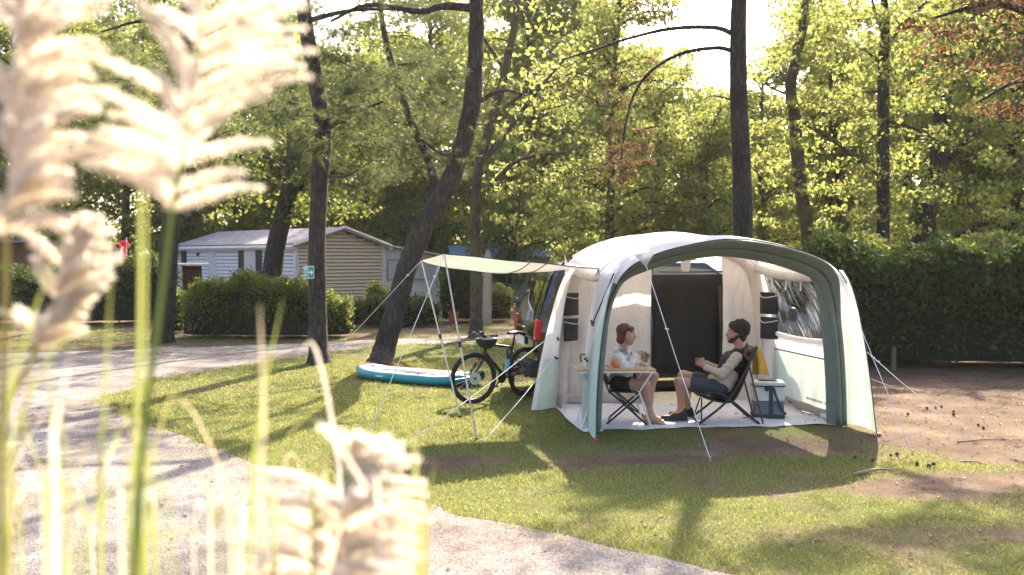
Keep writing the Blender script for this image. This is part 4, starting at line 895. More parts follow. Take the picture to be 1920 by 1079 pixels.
for s_, e_, w2 in ((sN,eN,wN),(sF,eF,wF)): sl += [C_(s_+A(0,0,-.005), e_, .068, .056), C_(e_, w2+(e_-w2)*.12, .054, .038), C_(w2+(e_-w2)*.18, w2+(e_-w2)*.05, .041, .037, .01)]
sl += [C_(pel+A(.0,-.05,.05), bel+A(0,-.05,0), .142, .135), C_(pel+A(-.03,.05,.05), bel+A(0,.05,0), .142, .135)]
blob('sweatshirt', sl, BEIGEC, man, root, fold=.0045, fs=38)
ve = [C_(bel+A(.0,0,-.02), che, .150, .150), C_(che, nec+A(0,0,-.03), .145, .085), C_(che+A(.0,-.115,.03), che+A(.0,.115,.03), .105, .105), C_(nec+A(-.02,-.05,-.02), nec+A(.04,0,.01), .05, .055), C_(nec+A(-.02,.05,-.02), nec+A(.04,0,.01), .05, .055), C_(nec+A(.05,-.04,-.01), nec+A(.07,.04,-.03), .055, .06)]
blob('vest', ve, VEST, man, root, fold=.004, fs=34)
sh = [C_(pel, pel+A(0,0,.03), .15, .14)]
for h_, k_ in ((hN,kN),(hF,kF)): sh += [C_(h_, h_+(k_-h_)*.64, .107, .092)]
blob('shorts', sh, SHO, man, root, fold=.004, fs=36)
for a_, k_ in ((aN,kN),(aF,kF)):
    z0 = .022; h0 = A(a_[0]+.045, a_[1], z0+.03); t0 = A(a_[0]-.215, a_[1]-.02, z0+.024)
    blob('shoe', [C_(h0, t0, .040, .032), C_(h0+A(-.02,0,.03), h0+A(-.12,0,.028), .042, .036), C_(a_+A(.005,0,.01), h0+A(-.02,0,.035), .046, .044)], SHOE, man, root, h=.006)
    mb = MB(); mb.tube([h0+A(.035,0,-.026)-root, (h0+t0)/2+A(0,0,-.024)-root, t0+A(-.02,0,-.018)-root], [.034,.040,.03], 10, squash=1.0); so = mb.build('sole', mat('sole_dark', (.03,.028,.027), .7), man); so.scale = (1,1,1)
cp = (wN+wF)/2*0+P(1309,677,12.07); o = empty('enamel_cup', cp+A(0,0,-.045), 0, 'small dark cup held in both hands by the seated person in the vest', 'cup')
mb = MB(); mb.lathe([(.0,.0),(.028,.0),(.032,.01),(.034,.08),(.031,.08),(.029,.012),(.0,.008)], n=18); mb.build('body', mat('cup_steel_dark', (.16,.15,.15), .4, .6), o)
mb = MB(); mb.torus((.0,-.042,.042), (1,0,0), .02, .004, 16, 6); mb.build('handle', PLB, o)
# ---- woman, seated, facing right and a little to the camera
SKW = skin('skin_woman', (.52,.28,.19)); root = A(1.40,12.0,0); fdir = A(.90,-.43,0)/np.linalg.norm(A(.90,-.43,0))
Hc = P(1175,628,12.03); hp, g = head(Hc, fdir, man=False)
pel = P(1163,716,12.10); bel = P(1166,698,12.08); che = P(1166,679,12.06); nec = P(1170,655,12.05)
sN, eN, wN = P(1160,671,11.88), P(1177,698,11.78), P(1192,666,11.86); sF, eF, wF = P(1177,669,12.20), P(1197,695,12.18), P(1209,680,12.02)
hN, kN, aN = P(1160,720,11.98), P(1211,722,11.76), P(1222,780,11.88); hF, kF, aF = P(1166,712,12.20), P(1226,706,12.06), P(1217,776,12.05)
body = hp+[C_(pel, bel, .125, .105), C_(bel, che, .105, .115), C_(che, nec, .105, .05), C_(che+A(0,-.1,.04), che+A(.03,.1,.04), .07, .07)]
for s_, e_, w2 in ((sN,eN,wN),(sF,eF,wF)): body += [C_(s_, e_, .045, .035), C_(e_, w2, .035, .024)]
for h_, k_, a_ in ((hN,kN,aN),(hF,kF,aF)):
    body += [C_(h_, k_, .088, .058), C_(k_, k_+(a_-k_)*.34+A(-.025,.01,0), .052, .053), C_(k_+(a_-k_)*.34+A(-.02,.01,0), a_, .050, .031)]
feet = []
for a_, q in ((aN, A(.155,-.11,0)), (aF, A(.14,-.03,0))):
    q = q/np.linalg.norm(q); s_ = A(-q[1], q[0], 0); fl_ = .040
    hl = A(a_[0]-q[0]*.035, a_[1]-q[1]*.035, fl_); ba = A(a_[0]+q[0]*.125, a_[1]+q[1]*.125, fl_-.004)
    body += [C_(a_, hl, .034, .030), C_(a_+A(0,0,-.01), ba, .032, .026), C_(hl, ba, .028, .024)]
    ft = [C_(ba-q*.03+s_*i*.016, ba+s_*i*.02, .017, .015, .01) for i in (-1.2,0,1.2)]
    for i in range(5):
        o_ = s_*(-.032+.016*i); ft.append(C_(ba+o_, ba+o_+q*(.058-.010*abs(i-1.2))+A(0,0,-.006), .0095, .008, .004))
    feet.append(sdf(ft, h=.0036, k=.004, pad=.02)); 
hd1 = hand(wN, P(1199,656,11.95)-wN, A(.5,.6,-.2), A(.0,.2,1.), (.5,.7,.5)); hd2 = hand(wF, P(1213,668,12.0)-wF, A(-.5,-.75,.2), A(-.3,.2,.9), (.45,.7,.5))
wom = merge('person', [sdf(body), sdf(hd1, h=.0036, k=.004, pad=.02), sdf(hd2, h=.0036, k=.004, pad=.02)]+feet, SKW, root); wom.location = root
tag(wom, 'person with auburn fringe in white hooded jacket and sandals, seated facing right', 'person')
RH = mat('hair_auburn', (.11,.03,.013), .55, bump=.8, bscale=60, stretch=(1,1,.2)); WJ = mat('jacket_white', (.66,.63,.60), .85, bump=.3, bscale=16); BS = mat('shorts_black', (.018,.018,.02), .8)
hr = [E_(g(-.035,0,.055), (.097,.090,.085)), E_(g(-.065,0,-.02), (.055,.082,.10)), C_(g(.054,-.05,.078), g(.054,.05,.078), .024, .024, .02), C_(g(.072,-.045,.055), g(.072,.045,.055), .013, .013, .012), C_(g(-.0,-.078,.05), g(-.02,-.078,-.055), .020, .018), C_(g(.0,.078,.05), g(-.02,.078,-.055), .020, .018), C_(g(-.06,-.05,-.06), g(-.07,.05,-.06), .045, .045)]
blob('hair', hr, RH, wom, root, h=.005, fold=.0025, fs=110, k=.02); face_bits(wom, root, g, (.05,.03,.02), RH)
jk_ = [C_(pel+A(0,0,.03), bel, .142, .128), C_(bel, che, .128, .135), C_(che, nec+A(-.02,0,-.05), .13, .085), C_(che+A(0,-.115,.05), che+A(.03,.115,.05), .075, .075), C_(nec+A(-.07,-.05,-.01), nec+A(-.07,.06,-.01), .05, .05), C_(nec+A(.03,-.075,-.03), nec+A(-.04,-.06,.0), .028, .03), C_(nec+A(.06,.03,-.04), nec+A(-.04,.07,.0), .026, .03)]
for s_, e_, w2 in ((sN,eN,wN),(sF,eF,wF)): jk_ += [C_(s_, e_, .064, .056), C_(e_, w2+(e_-w2)*.12, .054, .040), C_(w2+(e_-w2)*.2, w2+(e_-w2)*.08, .043, .04, .01)]
blob('jacket', jk_, WJ, wom, root, fold=.0045, fs=40)
mb = MB(); mb.tube([nec+A(.085,-.05,-.03)-root, nec+A(.10,-.03,-.12)-root, bel+A(.10,-.085,.06)-root], .006, 6); mb.build('zip', PLB, wom)
sh = [C_(pel, pel+A(0,0,.02), .138, .13)]
for h_, k_ in ((hN,kN),(hF,kF)): sh += [C_(h_, h_+(k_-h_)*.34, .102, .095)]
blob('shorts', sh, BS, wom, root, fold=.003, fs=36)
SAN = mat('sandal_tan', (.30,.14,.08), .7)
for a_, q in ((aN, A(.155,-.11,0)), (aF, A(.14,-.03,0))):
    q = q/np.linalg.norm(q); s_ = A(-q[1], q[0], 0); hl = A(a_[0]-q[0]*.06, a_[1]-q[1]*.06, 0)-root
    sa = MB(); out_ = [(-.0,-.025),(.05,-.034),(.12,-.040),(.18,-.045),(.225,-.03),(.235,0),(.22,.032),(.15,.042),(.05,.034),(0,.026),(-.012,0)]
    V0 = [hl+q*x+s_*y+A(0,0,.014) for x, y in out_]; V1 = [p_+A(0,0,.012) for p_ in V0]; n_ = len(V0); sa.add(V0+V1, [tuple(range(n_-1,-1,-1)), tuple(range(n_,2*n_))]+[(i,(i+1)%n_,n_+(i+1)%n_,n_+i) for i in range(n_)]); sn = sa.build('sandal', SAN, wom)
    for x, hz in ((.10,.075),(.145,.063),(.18,.052)):
        mb = MB(); mb.tube([hl+q*x+s_*.04*cos(e)+A(0,0,.02+(hz-.02)*sin(e)) for e in np.linspace(0,pi,9)], .0055, 6); mb.build('strap', SAN, sn)
    mb = MB(); mb.torus(a_+A(0,0,.0)-root, A(.1,.0,1), .036, .0055, 18, 6); mb.build('ankle_strap', PLB, sn)
mc = P(1207,668,11.97); o = empty('steel_mug', mc+A(0,0,-.05), 0, 'shiny steel mug held by the person in the white jacket', 'mug')
mb = MB(); mb.lathe([(.0,.0),(.036,.0),(.039,.006),(.039,.10),(.041,.103),(.037,.103),(.036,.008),(.0,.006)], n=22); mb.build('body', mat('brushed_steel', (.55,.52,.48), .28, 1), o)
mb = MB(); mb.tube([A(.038,0,.085), A(.066,0,.08), A(.066,0,.03), A(.038,0,.022)], .005, 6); mb.build('handle', mat('brushed_steel', (.55,.52,.48), .28, 1), o)
# ------------------------------------------------------------------ mobile home and other buildings
CREAM = mat('siding_cream', (.74,.58,.40), .6, var=.05); SIDW = mat('siding_white', (.80,.76,.76), .6, var=.05); TRW = mat('trim_white', (.74,.71,.68), .55); SHUT = mat('shutter_dark', (.03,.035,.035), .6); CURT = mat('net_curtain', (.62,.58,.55), .8, stretch=(20,20,1))
PANE = glass('window_glass', (.5,.55,.56)); TILE = mat('roof_tile_grey', (.40,.34,.34), .8, var=.25, scale=3)
near = A(*P(555,484,37.0)[:2], 0); ml = 9.6; mw = 4.0; mr = atan2(7.0, -6.8)
mh = empty('mobile_home', near, mr-pi, 'cream and white mobile home with tiled roof behind the clipped hedge', 'mobile home')
# local: -x runs along the long side away from the gable corner, so x from -? ; use own axes: a along side (to the left, receding), g along gable
ad = A(cos(mr), sin(mr)); gd_ = A(sin(mr), -cos(mr))
def ML(a, g_, z): 
    w = ad*a+gd_*g_; c, s = cos(-(mr-pi)), sin(-(mr-pi)); return A(w[0]*c-w[1]*s, w[0]*s+w[1]*c, z)
EV, RG, FLR = 2.5, 3.1, .35
def plank(name, a0, a1, g0, g1, z0, z1, nrm, m_, par):            # tapered clapboard strip
    z0 += .014; z1 -= .014; p, q = ML(a0,g0,0), ML(a1,g1,0); n = ML(*nrm,0)*1.0; z = A(0,0,1); mb = MB()
    mb.add([p+z*z0+n*.075, q+z*z0+n*.075, q+z*z1+n*.005, p+z*z1+n*.005, p+z*z0-n*.01, q+z*z0-n*.01], [(0,1,2,3),(4,5,1,0)])
    return mb.build(name, m_, par, smooth=False)
ws = empty('side_wall'); ws.parent = mh; wg = empty('gable_wall'); wg.parent = mh
k = 15
for i in range(k):
    z0 = FLR+(EV-FLR)*i/k; z1 = FLR+(EV-FLR)*(i+1)/k; plank('siding_board', 0, ml, 0, 0, z0, z1, (0,-1), SIDW, ws)
k = 20
for i in range(k):
    z0 = FLR+(RG-.06-FLR)*i/k; z1 = FLR+(RG-.06-FLR)*(i+1)/k; e = max(0, (z1-EV)/(RG-EV)); e = min(e, .97)
    plank('siding_board', 0, 0, mw/2*e, mw-mw/2*e, z0, z1, (-1,0), CREAM, wg)
mb = MB(); mb.add([ML(a,g_,z) for a,g_,z in ((.03,.03,0),(ml,.03,0),(ml,.03,EV),(.03,.03,EV),(.03,mw,0),(.03,mw,EV),(.03,mw/2,RG-.03),(ml,mw,0),(ml,mw,EV))], [(0,1,2,3),(0,3,6,5,4),(4,5,8,7)]); mb.build('shell', mat('wall_backing', (.34,.27,.21), .9), mh, smooth=False)  # backing coloured darker so gaps between boards read as shadow lines
for g_ in (0, mw):                                              # roof slopes with rows of tiles, eaves and verge trim
    mb = MB()
    def rf(a, b):
        gg = (mw/2)*(1-b)+(-.22 if g_ == 0 else mw+.22)*b; z = RG+.05-(RG-EV)*b*1.1; return ML(-.22+(ml+.44)*a, gg, z+.022*abs(sin(a*pi*46))**.7+.03*(1-(b*9)%1))
    mb.grid(rf, 185, 37); mb.build('tiled_slope', TILE, mh, smooth=False)
    mb = MB(); e0, e1 = ML(-.24, -.24 if g_ == 0 else mw+.24, EV-.1), ML(ml+.2, -.24 if g_ == 0 else mw+.24, EV-.1); mb.tube([e0, e1], .09, 4); mb.build('gutter', TRW, mh)
    mb = MB(); mb.tube([ML(-.23, mw/2, RG+.06), ML(-.23, -.25 if g_ == 0 else mw+.25, EV-.04)], .085, 4); mb.build('verge_board', mat('verge_cream', (.58,.50,.42), .6), mh)
for g_ in (0, mw): mb = MB(); mb.box(ML(.0,g_,0)*1+A(0,0,(EV+FLR)/2), (.14,.14,EV-FLR), ('Z', 0)); mb.build('corner_post', TRW, mh)
def mwin(a, w_, z0, z1, shut, nm='window'):
    o = empty(nm); o.parent = mh; c = ML(a, -.05, (z0+z1)/2); rr = Matrix.Rotation(atan2((ML(1,0,0)-ML(0,0,0))[1], (ML(1,0,0)-ML(0,0,0))[0]), 3, 'Z')
    mb = MB(); mb.box(c, (w_+.14,.06,z1-z0+.14), rr); mb.build('frame', TRW, o)
    mb = MB(); mb.box(ML(a,-.09,(z0+z1)/2), (w_,.02,z1-z0), rr); mb.build('pane', CURT, o)
    mb = MB(); mb.box(ML(a,-.105,(z0+z1)/2), (.05,.02,z1-z0), rr); mb.build('mullion', TRW, o)
    if shut:
        for s in (-1, 1): 
            mb = MB(); mb.box(ML(a+s*(w_/2+.30),-.07,(z0+z1)/2), (.42,.05,z1-z0+.1), rr); sh_ = mb.build('shutter', SHUT, o)
mwin(3.25, .75, 1.25, 2.25, True); mwin(6.4, .55, 1.25, 2.25, False); 
rr = Matrix.Rotation(atan2((ML(1,0,0)-ML(0,0,0))[1], (ML(1,0,0)-ML(0,0,0))[0]), 3, 'Z')
mb = MB(); mb.box(ML(8.9,-.06,1.95), (.42,.06,.75), rr); mb.build('vent_shutter', SHUT, mh)
mb = MB(); mb.box(ML(7.6,-.06,2.15), (.14,.1,.14), rr); mb.build('wall_lamp', PLB, mh)
# lean-to room at the right end
lt_ = empty('lean_to_room', (0,0,0)); lt_.parent = mh
mb = MB(); mb.add([ML(a,g_,z) for a,g_,z in ((.05,mw,0),(.05,mw+3.0,0),(.05,mw+3.0,2.05),(.05,mw,2.45),(3,mw,0),(3,mw+3,0),(3,mw+3,2.05),(3,mw,2.45))], [(0,1,2,3),(1,5,6,2),(4,7,6,5),(0,3,7,4)]); mb.build('wall', TRW, lt_, smooth=False)
mb = MB(); mb.add([ML(a,g_,z) for a,g_,z in ((-.2,mw,2.55),(-.2,mw+3.2,2.12),(3.2,mw+3.2,2.12),(3.2,mw,2.55),(-.2,mw,2.48),(-.2,mw+3.2,2.05))], [(0,1,2,3),(4,5,1,0)]); mb.build('canopy_roof', TRW, lt_, smooth=False)
for g0, g1 in ((mw+.25,mw+1.3),(mw+1.45,mw+2.35)):
    o = empty('window'); o.parent = lt_
    mb = MB(); mb.add([ML(-.0,g,z) for g,z in ((g0,1.15),(g1,1.15),(g1,1.95),(g0,1.95))], [(0,1,2,3)]); mb.build('pane', CURT, o)
    mb = MB(); mb.tube([ML(-.02,g,z) for g,z in ((g0,1.15),(g1,1.15),(g1,1.95),(g0,1.95),(g0,1.15))], .03, 4); mb.build('frame', mat('frame_grey', (.45,.45,.45)), o)
# small brown garden shed at its far end
s0 = P(360,545,33.0); sd_ = empty('garden_shed', A(s0[0], 33, 0), radians(20), 'small dark brown shed with flat pale roof by the mobile home', 'shed')
BRN = mat('shed_brown', (.09,.045,.025), .8, stretch=(10,10,1))
for i in range(5): mb = MB(); mb.box((-.24+.12*i,0,.87), (.112,.9,1.74)); mb.build('board', BRN, sd_, smooth=False)
mb = MB(); mb.box((-.15,-.1,1.79), (1.35,1.4,.06)); mb.build('roof', TRW, sd_)
# wooden chalet at far left
c0 = P(20,484,44); cw = empty('wooden_chalet', A(c0[0]-1.5, 44, 0), radians(-8), 'reddish timber chalet at the far left edge behind the hedge', 'chalet')
RED = mat('timber_red', (.26,.12,.08), .8, var=.2, stretch=(1,6,6))
for i in range(14): mb = MB(); mb.box((0,0,.2+.18*i), (6,.06,.165)); mb.build('wall_board', RED, cw, smooth=False)
mb = MB(); mb.box((0,1.6,1.3), (5.9,3.1,2.5)); mb.build('shell', RED, cw); mb = MB(); mb.box((0,1.0,2.72), (6.5,4.2,.12)); mb.build('roof', mat('roof_felt_grey', (.2,.2,.21)), cw)
mb = MB(); mb.box((-.3,-1.2,1.95), (2.4,2.0,.16)); mb.build('porch_roof', TRW, cw)
for x in (-1.3, .75): mb = MB(); mb.box((x,-2.1,.94), (.09,.09,1.88)); mb.build('porch_post', TRW, cw)
# pale blue cabin with ribbed blue roof
b0 = P(985,484,44); bc = empty('blue_cabin', A(b0[0], 44, 0), radians(6), 'pale blue cabin with ribbed blue metal roof behind the canopy', 'cabin')
BLW = mat('cabin_blue', (.48,.54,.64), .7); BLR = mat('roof_blue', (.16,.27,.42), .5)
for i in range(12): mb = MB(); mb.box((0,-.02,.2+.16*i), (6.2,.05,.148)); mb.build('wall_board', BLW, bc, smooth=False)
mb = MB(); mb.box((0,1.6,1.05), (6.1,3.2,2.0)); mb.build('shell', BLW, bc)
mb = MB(); mb.grid(lambda a, b: A(-3.3+6.6*a, -.4+3.2*b, 2.02+.55*b+.03*(int(a*120)%2)), 121, 4); mb.build('ribbed_roof', BLR, bc, smooth=False)
for x in (-1.0, 1.6):
    o = empty('window'); o.parent = bc; mb = MB(); mb.box((x,-.06,1.35), (.95,.05,1.0)); mb.build('frame', TRW, o)
    mb = MB(); mb.box((x,-.09,1.35), (.8,.03,.86)); mb.build('pane', mat('pane_teal', (.10,.20,.22), .2), o)
# terracotta pot, timber posts, flags, exit sign
pp = G(848,598); o = empty('plant_pot', A(*P(850,598,30.5)[:2],0), 0, 'terracotta pot standing before the dark shrub', 'pot'); mb = MB(); mb.lathe([(.0,0),(.12,0),(.16,.3),(.18,.3),(.18,.35),(.15,.35),(.14,.3),(0,.28)], n=18); mb.build('body', mat('terracotta', (.45,.13,.07), .8), o); mb = MB(); mb.lathe([(.0,.31),(.145,.315)], n=14); mb.build('soil', mat('pot_soil', (.06,.04,.03)), o)
q = P(913,470,30); o = empty('timber_post', A(q[0],30,0), 0, 'tall bare timber post between the shrubs and the blue cabin', 'post'); mb = MB(); mb.tube([A(0,0,0), A(.02,0,q[2]*.9), A(.03,0,q[2])], [.14,.12,.05], 12); mb.build('shaft', mat('bare_timber', (.46,.36,.27), .8, bump=.3), o)
q = G(1675,694); o = empty('hedge_stake', A(q[0],q[1],0), 0, 'short weathered stake standing against the dark hedge', 'post'); mb = MB(); mb.tube([A(0,0,-.05), A(.01,0,.42)], [.045,.04], 8); mb.build('shaft', mat('weathered_wood', (.16,.11,.08), .9), o)
q = G(660,618); o = empty('marker_post', A(q[0],q[1],0), 0, 'small dark marker post at the hedge end', 'post'); mb = MB(); mb.tube([A(0,0,0), A(0,0,.62)], [.06,.05], 8); mb.build('shaft', BARK_D, o)
def flag(px, py, Y, h_, w_, lab, cols, cross):
    q = P(px, py, Y); fo_ = empty('flag', A(q[0],Y,0), 0, lab, 'flag'); top = q[2]
    mb = MB(); mb.tube([A(0,0,0), A(0,0,top+.05)], .018, 6); mb.build('pole', TRW, fo_)
    def f(a, b): s = .55*w_*a; return A(-s+.06*sin(9*b), .10*sin(7*a+4*b), top-h_*b-.28*a*w_)
    mb = MB(); mb.grid(f, 13, 21, mf=(lambda a, b: 1 if (cross and (abs(a-.5) < .1 and .2 < b < .8 or abs(b-.5) < .09 and .22 < a < .78)) or (not cross and b > .5) else 0)); mb.build('cloth', cols, fo_)
flag(237, 448, 33, .95, .55, 'red flag with a white cross on a pole above the hedge', [mat('flag_red', (.55,.04,.05), .8, trans=.3), mat('flag_white', (.8,.8,.8), .8, trans=.3)], True)
flag(274, 468, 33, .6, .5, 'white and pale blue flag on a pole near the tree', [mat('flag_white', (.8,.8,.8), .8), mat('flag_blue', (.30,.48,.62), .8, trans=.3)], False)
# ------------------------------------------------------------------ trees, hedges, shrubs
SHX, SHY = sin(SUN_AZ)/math.tan(SUN_EL), cos(SUN_AZ)/math.tan(SUN_EL)
LIT = [gp([(200,745),(420,690),(700,680),(1010,680),(1010,850),(820,870),(560,860),(350,800)]), gp([(830,935),(1300,905),(1620,868),(1930,815),(1930,905),(1600,990),(1250,1015),(950,965)]),
       [(-.6,8.0),(3.6,8.0),(3.6,11.2),(-.6,11.2)], [(-2.6,-3),(.6,-3),(.6,1.6),(-2.6,1.6)], gp([(1640,740),(1800,735),(1890,765),(1760,805),(1640,800)]), gp([(0,615),(300,615),(300,650),(0,650)]), gp([(600,605),(960,600),(900,660),(620,665)])]
def sunny(C):                                                    # does this clump stand between the sun and a clearing?
    x = C[:,0]-SHX*C[:,2]; y = C[:,1]-SHY*C[:,2]; r = np.zeros(len(C), bool)
    for p in LIT[1:]: r |= inside(p, x, y)
    law = inside(LIT[0], x, y)
    dap = fbm(x, y*1.0, 1.3, 21); lane = inside(PATH, x, y) & (y < 18)
    return (law & (dap < .8)) | (r & (dap < .58)) | (lane & (dap < .43))
def leaf_arr(C, size, flat=.35, aspect=.62):
    n = len(C); nrm = rng.normal(size=(n,3)); nrm[:,2] = nrm[:,2]*.8+flat*np.sign(rng.random(n)-.2); nrm /= np.linalg.norm(nrm, axis=1)[:,None]
    d = rng.normal(size=(n,3)); d -= nrm*(d*nrm).sum(1)[:,None]; d /= np.linalg.norm(d, axis=1)[:,None]; s = np.cross(nrm, d)
    L_ = size*rng.uniform(.4, 1.45, n)[:,None]; W_ = L_*aspect*.5
    V = np.empty((n,4,3)); V[:,0] = C-d*L_*.5; V[:,1] = C+s*W_+nrm*L_*.06; V[:,2] = C+d*L_*.5; V[:,3] = C-s*W_+nrm*L_*.06
    return V.reshape(-1,3)
def needle_arr(C, nper, ln, wd):
    n = len(C)*nper; c = np.repeat(C, nper, 0); d = rng.normal(size=(n,3)); d[:,2] += .25; d /= np.linalg.norm(d, axis=1)[:,None]
    s = np.cross(d, rng.normal(size=(n,3))); s /= np.linalg.norm(s, axis=1)[:,None]; L_ = ln*rng.uniform(.6,1.2,n)[:,None]
    V = np.empty((n,3,3)); V[:,0] = c-s*wd; V[:,1] = c+s*wd; V[:,2] = c+d*L_; return V.reshape(-1,3)
def clump(c, r, n):                                             # points in an ellipsoid, denser towards its surface
    d = rng.normal(size=(n,3)); d /= np.linalg.norm(d, axis=1)[:,None]; return np.array(c)+d*(rng.random(n)**.45)[:,None]*np.array(r)
def btube(mb, path, r, n=10, jit=.07):
    n0 = mb.n; mb.tube(path, r, n)
    for i in range(n0, mb.n):
        x, y, z = mb.v[i]; k = i%n; a = jit*r[0]*(R.random()-.5)*1.6
        mb.v[i] = (x+a*cos(2*pi*k/n), y+a*sin(2*pi*k/n), z)
def limb_to(a, b, sag, n=7):
    a, b = np.array(a), np.array(b); m = (a+b)/2+A(R.uniform(-.15,.15), R.uniform(-.15,.15), sag); return spline([a, m, b], n)
def make_tree(name, label, trunk, rad, limbs=(), clusters=(), leafm=None, size=.13, bark=None, needles=False, group=None, root=None, nper=26, flt=True, nb=14):
    root = np.array(trunk[0]) if root is None else root; root = A(root[0], root[1], 0)
    o = empty(name, root, 0, label, 'tree', group); bark = bark or BARK
    path = spline([np.array(p)-root for p in trunk], max(10, 6*len(trunk))); path[0][2] = -.05
    mb = MB(); rr = list(rad); fl = np.interp(np.linspace(0,1,len(path)), np.linspace(0,1,len(rr)), rr); fl[0] *= 1.35; fl[1] *= 1.12
    btube(mb, path, list(fl), nb)
    for pts, r0, r1 in limbs: btube(mb, spline([np.array(p)-root for p in pts], 5*len(pts)), [r0, r1], 7, .1)
    if len(clusters):
        mt_ = MB()
        for c, r, n in clusters:                                # twigs inside each clump
            c = np.array(c)-root; q = path[np.argmin(np.linalg.norm(path-c, axis=1))]
            for _ in range(2):
                e = c+A(*[R.uniform(-.8,.8)*x for x in r]); s = c+A(*[R.uniform(-.35,.35)*x for x in r])+A(0,0,-.1*R.random()); mt_.tube([s, (s+e)/2+A(R.uniform(-.08,.08),R.uniform(-.08,.08),R.uniform(-.02,.1)), e], [.011,.004], 4, cap=False)
    mb.build('trunk', bark, o)
    if len(clusters): tw_ = mt_.build('twigs', bark, o); tw_['kind'] = 'stuff'
    if len(clusters):
        pts = [clump(c, r, n) for c, r, n in clusters]; Pn = np.concatenate(pts)
        if flt: Pn = Pn[~sunny(Pn)|(rng.random(len(Pn)) < np.where(Pn[:,2] > 2.1+.26*Pn[:,1], .05, .13))]
        if needles: V = needle_arr(Pn-root, nper, size, .0045); Q = np.arange(len(V)).reshape(-1,3)
        else: V = leaf_arr(Pn-root, size); Q = np.arange(len(V)).reshape(-1,4)
        c_ = np_mesh('crown', V, Q, leafm or LEAF, o); c_['kind'] = 'stuff'
    return o
def spray(px, py, Y, r, n, jy=1.2): return (P(px, py, Y+R.uniform(-jy, jy)), (r, r*.9, r*.42), n)
def fill(n, x0, x1, y0, y1, Y, r, k, jy=1.5): return [spray(R.uniform(x0,x1), R.uniform(y0,y1), Y, r*R.uniform(.7,1.3), k, jy) for _ in range(n)]
# pine with the sign (T2)
t2 = make_tree('pine_tree', 'straight dark pine with a green exit sign on its trunk',
    [G(598,682), P(596,600,19), P(594,470,19), P(600,330,19), P(606,240,19), P(588,130,19), P(570,20,19), P(560,-150,19), P(575,-330,19)], [.19,.17,.16,.165,.15,.14,.12,.07],
    [([P(600,250,19), P(660,215,18.6), P(720,190,18.4)], .05, .02), ([P(590,140,19), P(520,110,19.3), P(430,130,19)], .05, .015), ([P(603,330,19), P(650,330,18.5), P(700,300,18.3)], .03, .01), ([P(575,40,19), P(660,20,18.6), P(760,18,18.4)], .055, .02)],
    fill(26,380,720,0,300,19,.5,26)+fill(16,560,720,150,330,18.6,.42,26)+fill(14,400,600,-420,-40,19,.8,26)+fill(75,250,900,-700,-40,21,.7,44,3), NEEDLE, .13, BARK, True)
# leaning pine (T3)
t3 = make_tree('pine_tree', 'leaning pine with a thick curved trunk beside the paddle board',
    [G(712,688), P(722,650,18.6), P(742,580,18.6), P(764,500,18.6), P(795,425,18.6), P(838,350,18.6), P(864,285,18.6), P(884,200,18.6), P(891,110,18.6), P(893,0,18.6), P(880,-160,18.6), P(890,-320,18.6)], [.23,.205,.195,.19,.185,.175,.17,.16,.15,.13,.09,.05],
    [([P(889,15,18.6), P(830,12,18.4), P(785,22,18.2), P(690,10,18), P(620,40,18)], .085, .025), ([P(866,285,18.6), P(830,290,18.3), P(790,262,18.2)], .04, .012), ([P(797,430,18.6), P(772,408,18.5), P(770,400,18.5)], .12, .06), ([P(885,200,18.6), P(940,170,18.8), P(990,180,19)], .05, .015)],
    fill(34,620,900,120,300,18.4,.42,28)+fill(16,600,860,0,150,18.4,.45,24)+fill(10,720,960,200,300,18.6,.36,26)+fill(14,780,1000,-420,-60,18.6,.8,26)+fill(60,500,1150,-700,-40,21,.7,44,3), NEEDLE, .13, BARK, True)
# two further pines whose grey-green crowns fill the middle of the view
make_tree('pine_tree', 'further pine whose needle crown hangs between sign pine and leaning pine',
    [P(748,575,30)*A(1,1,0), P(772,490,30), P(800,425,30), P(812,330,30), P(760,200,30), P(720,60,30), P(700,-120,30)], [.16,.15,.14,.12,.1,.05],
    [([P(675,280,30), P(620,260,30), P(570,270,30)], .05, .015), ([P(680,260,30), P(740,230,30), P(800,250,30)], .05, .015), ([P(690,150,30), P(760,120,30), P(830,130,30)], .05, .015), ([P(690,160,30), P(630,120,30), P(580,130,30)], .05, .015)],
    fill(70,560,880,90,340,30,.75,40)+fill(16,560,700,280,360,30,.55,36)+fill(24,580,900,0,120,30,.7,34), NEEDLE, .17, BARK_D, True, nper=22, flt=False)
make_tree('pine_tree', 'further pine with dark crown behind the left plume',
    [P(310,575,33)*A(1,1,0), P(322,400,33), P(350,280,33), P(400,180,33), P(440,60,33), P(465,-80,33)], [.18,.16,.15,.12,.06],
    [([P(462,250,33), P(400,220,33), P(340,240,33)], .05, .015), ([P(466,180,33), P(540,150,33), P(600,170,33)], .05, .015)],
    fill(60,180,600,20,290,33,.8,40), NEEDLE, .18, BARK_D, True, nper=20, flt=False)
# left pine behind the plume (T1)
t1 = make_tree('pine_tree', 'dark pine at left partly hidden behind the tall plume',
    [G(305,642), P(312,560,23.6), P(318,450,23.6), P(330,330,23.6), P(345,180,23.6), P(350,40,23.6), P(352,-140,23.6)], [.24,.22,.21,.2,.18,.15,.08],
    [([P(340,200,23.6), P(280,160,23.6), P(210,170,23.5)], .06, .02), ([P(348,90,23.6), P(420,50,23.4), P(520,40,23.4)], .06, .02), ([P(350,60,23.6), P(270,40,23.6), P(190,60,23.6)], .06, .02)],
    fill(44,150,560,0,230,23.6,.6,26)+fill(12,150,330,200,330,23.6,.5,22)+fill(10,200,500,-300,-40,23.6,1.0,26), NEEDLE, .14, BARK_D, True)
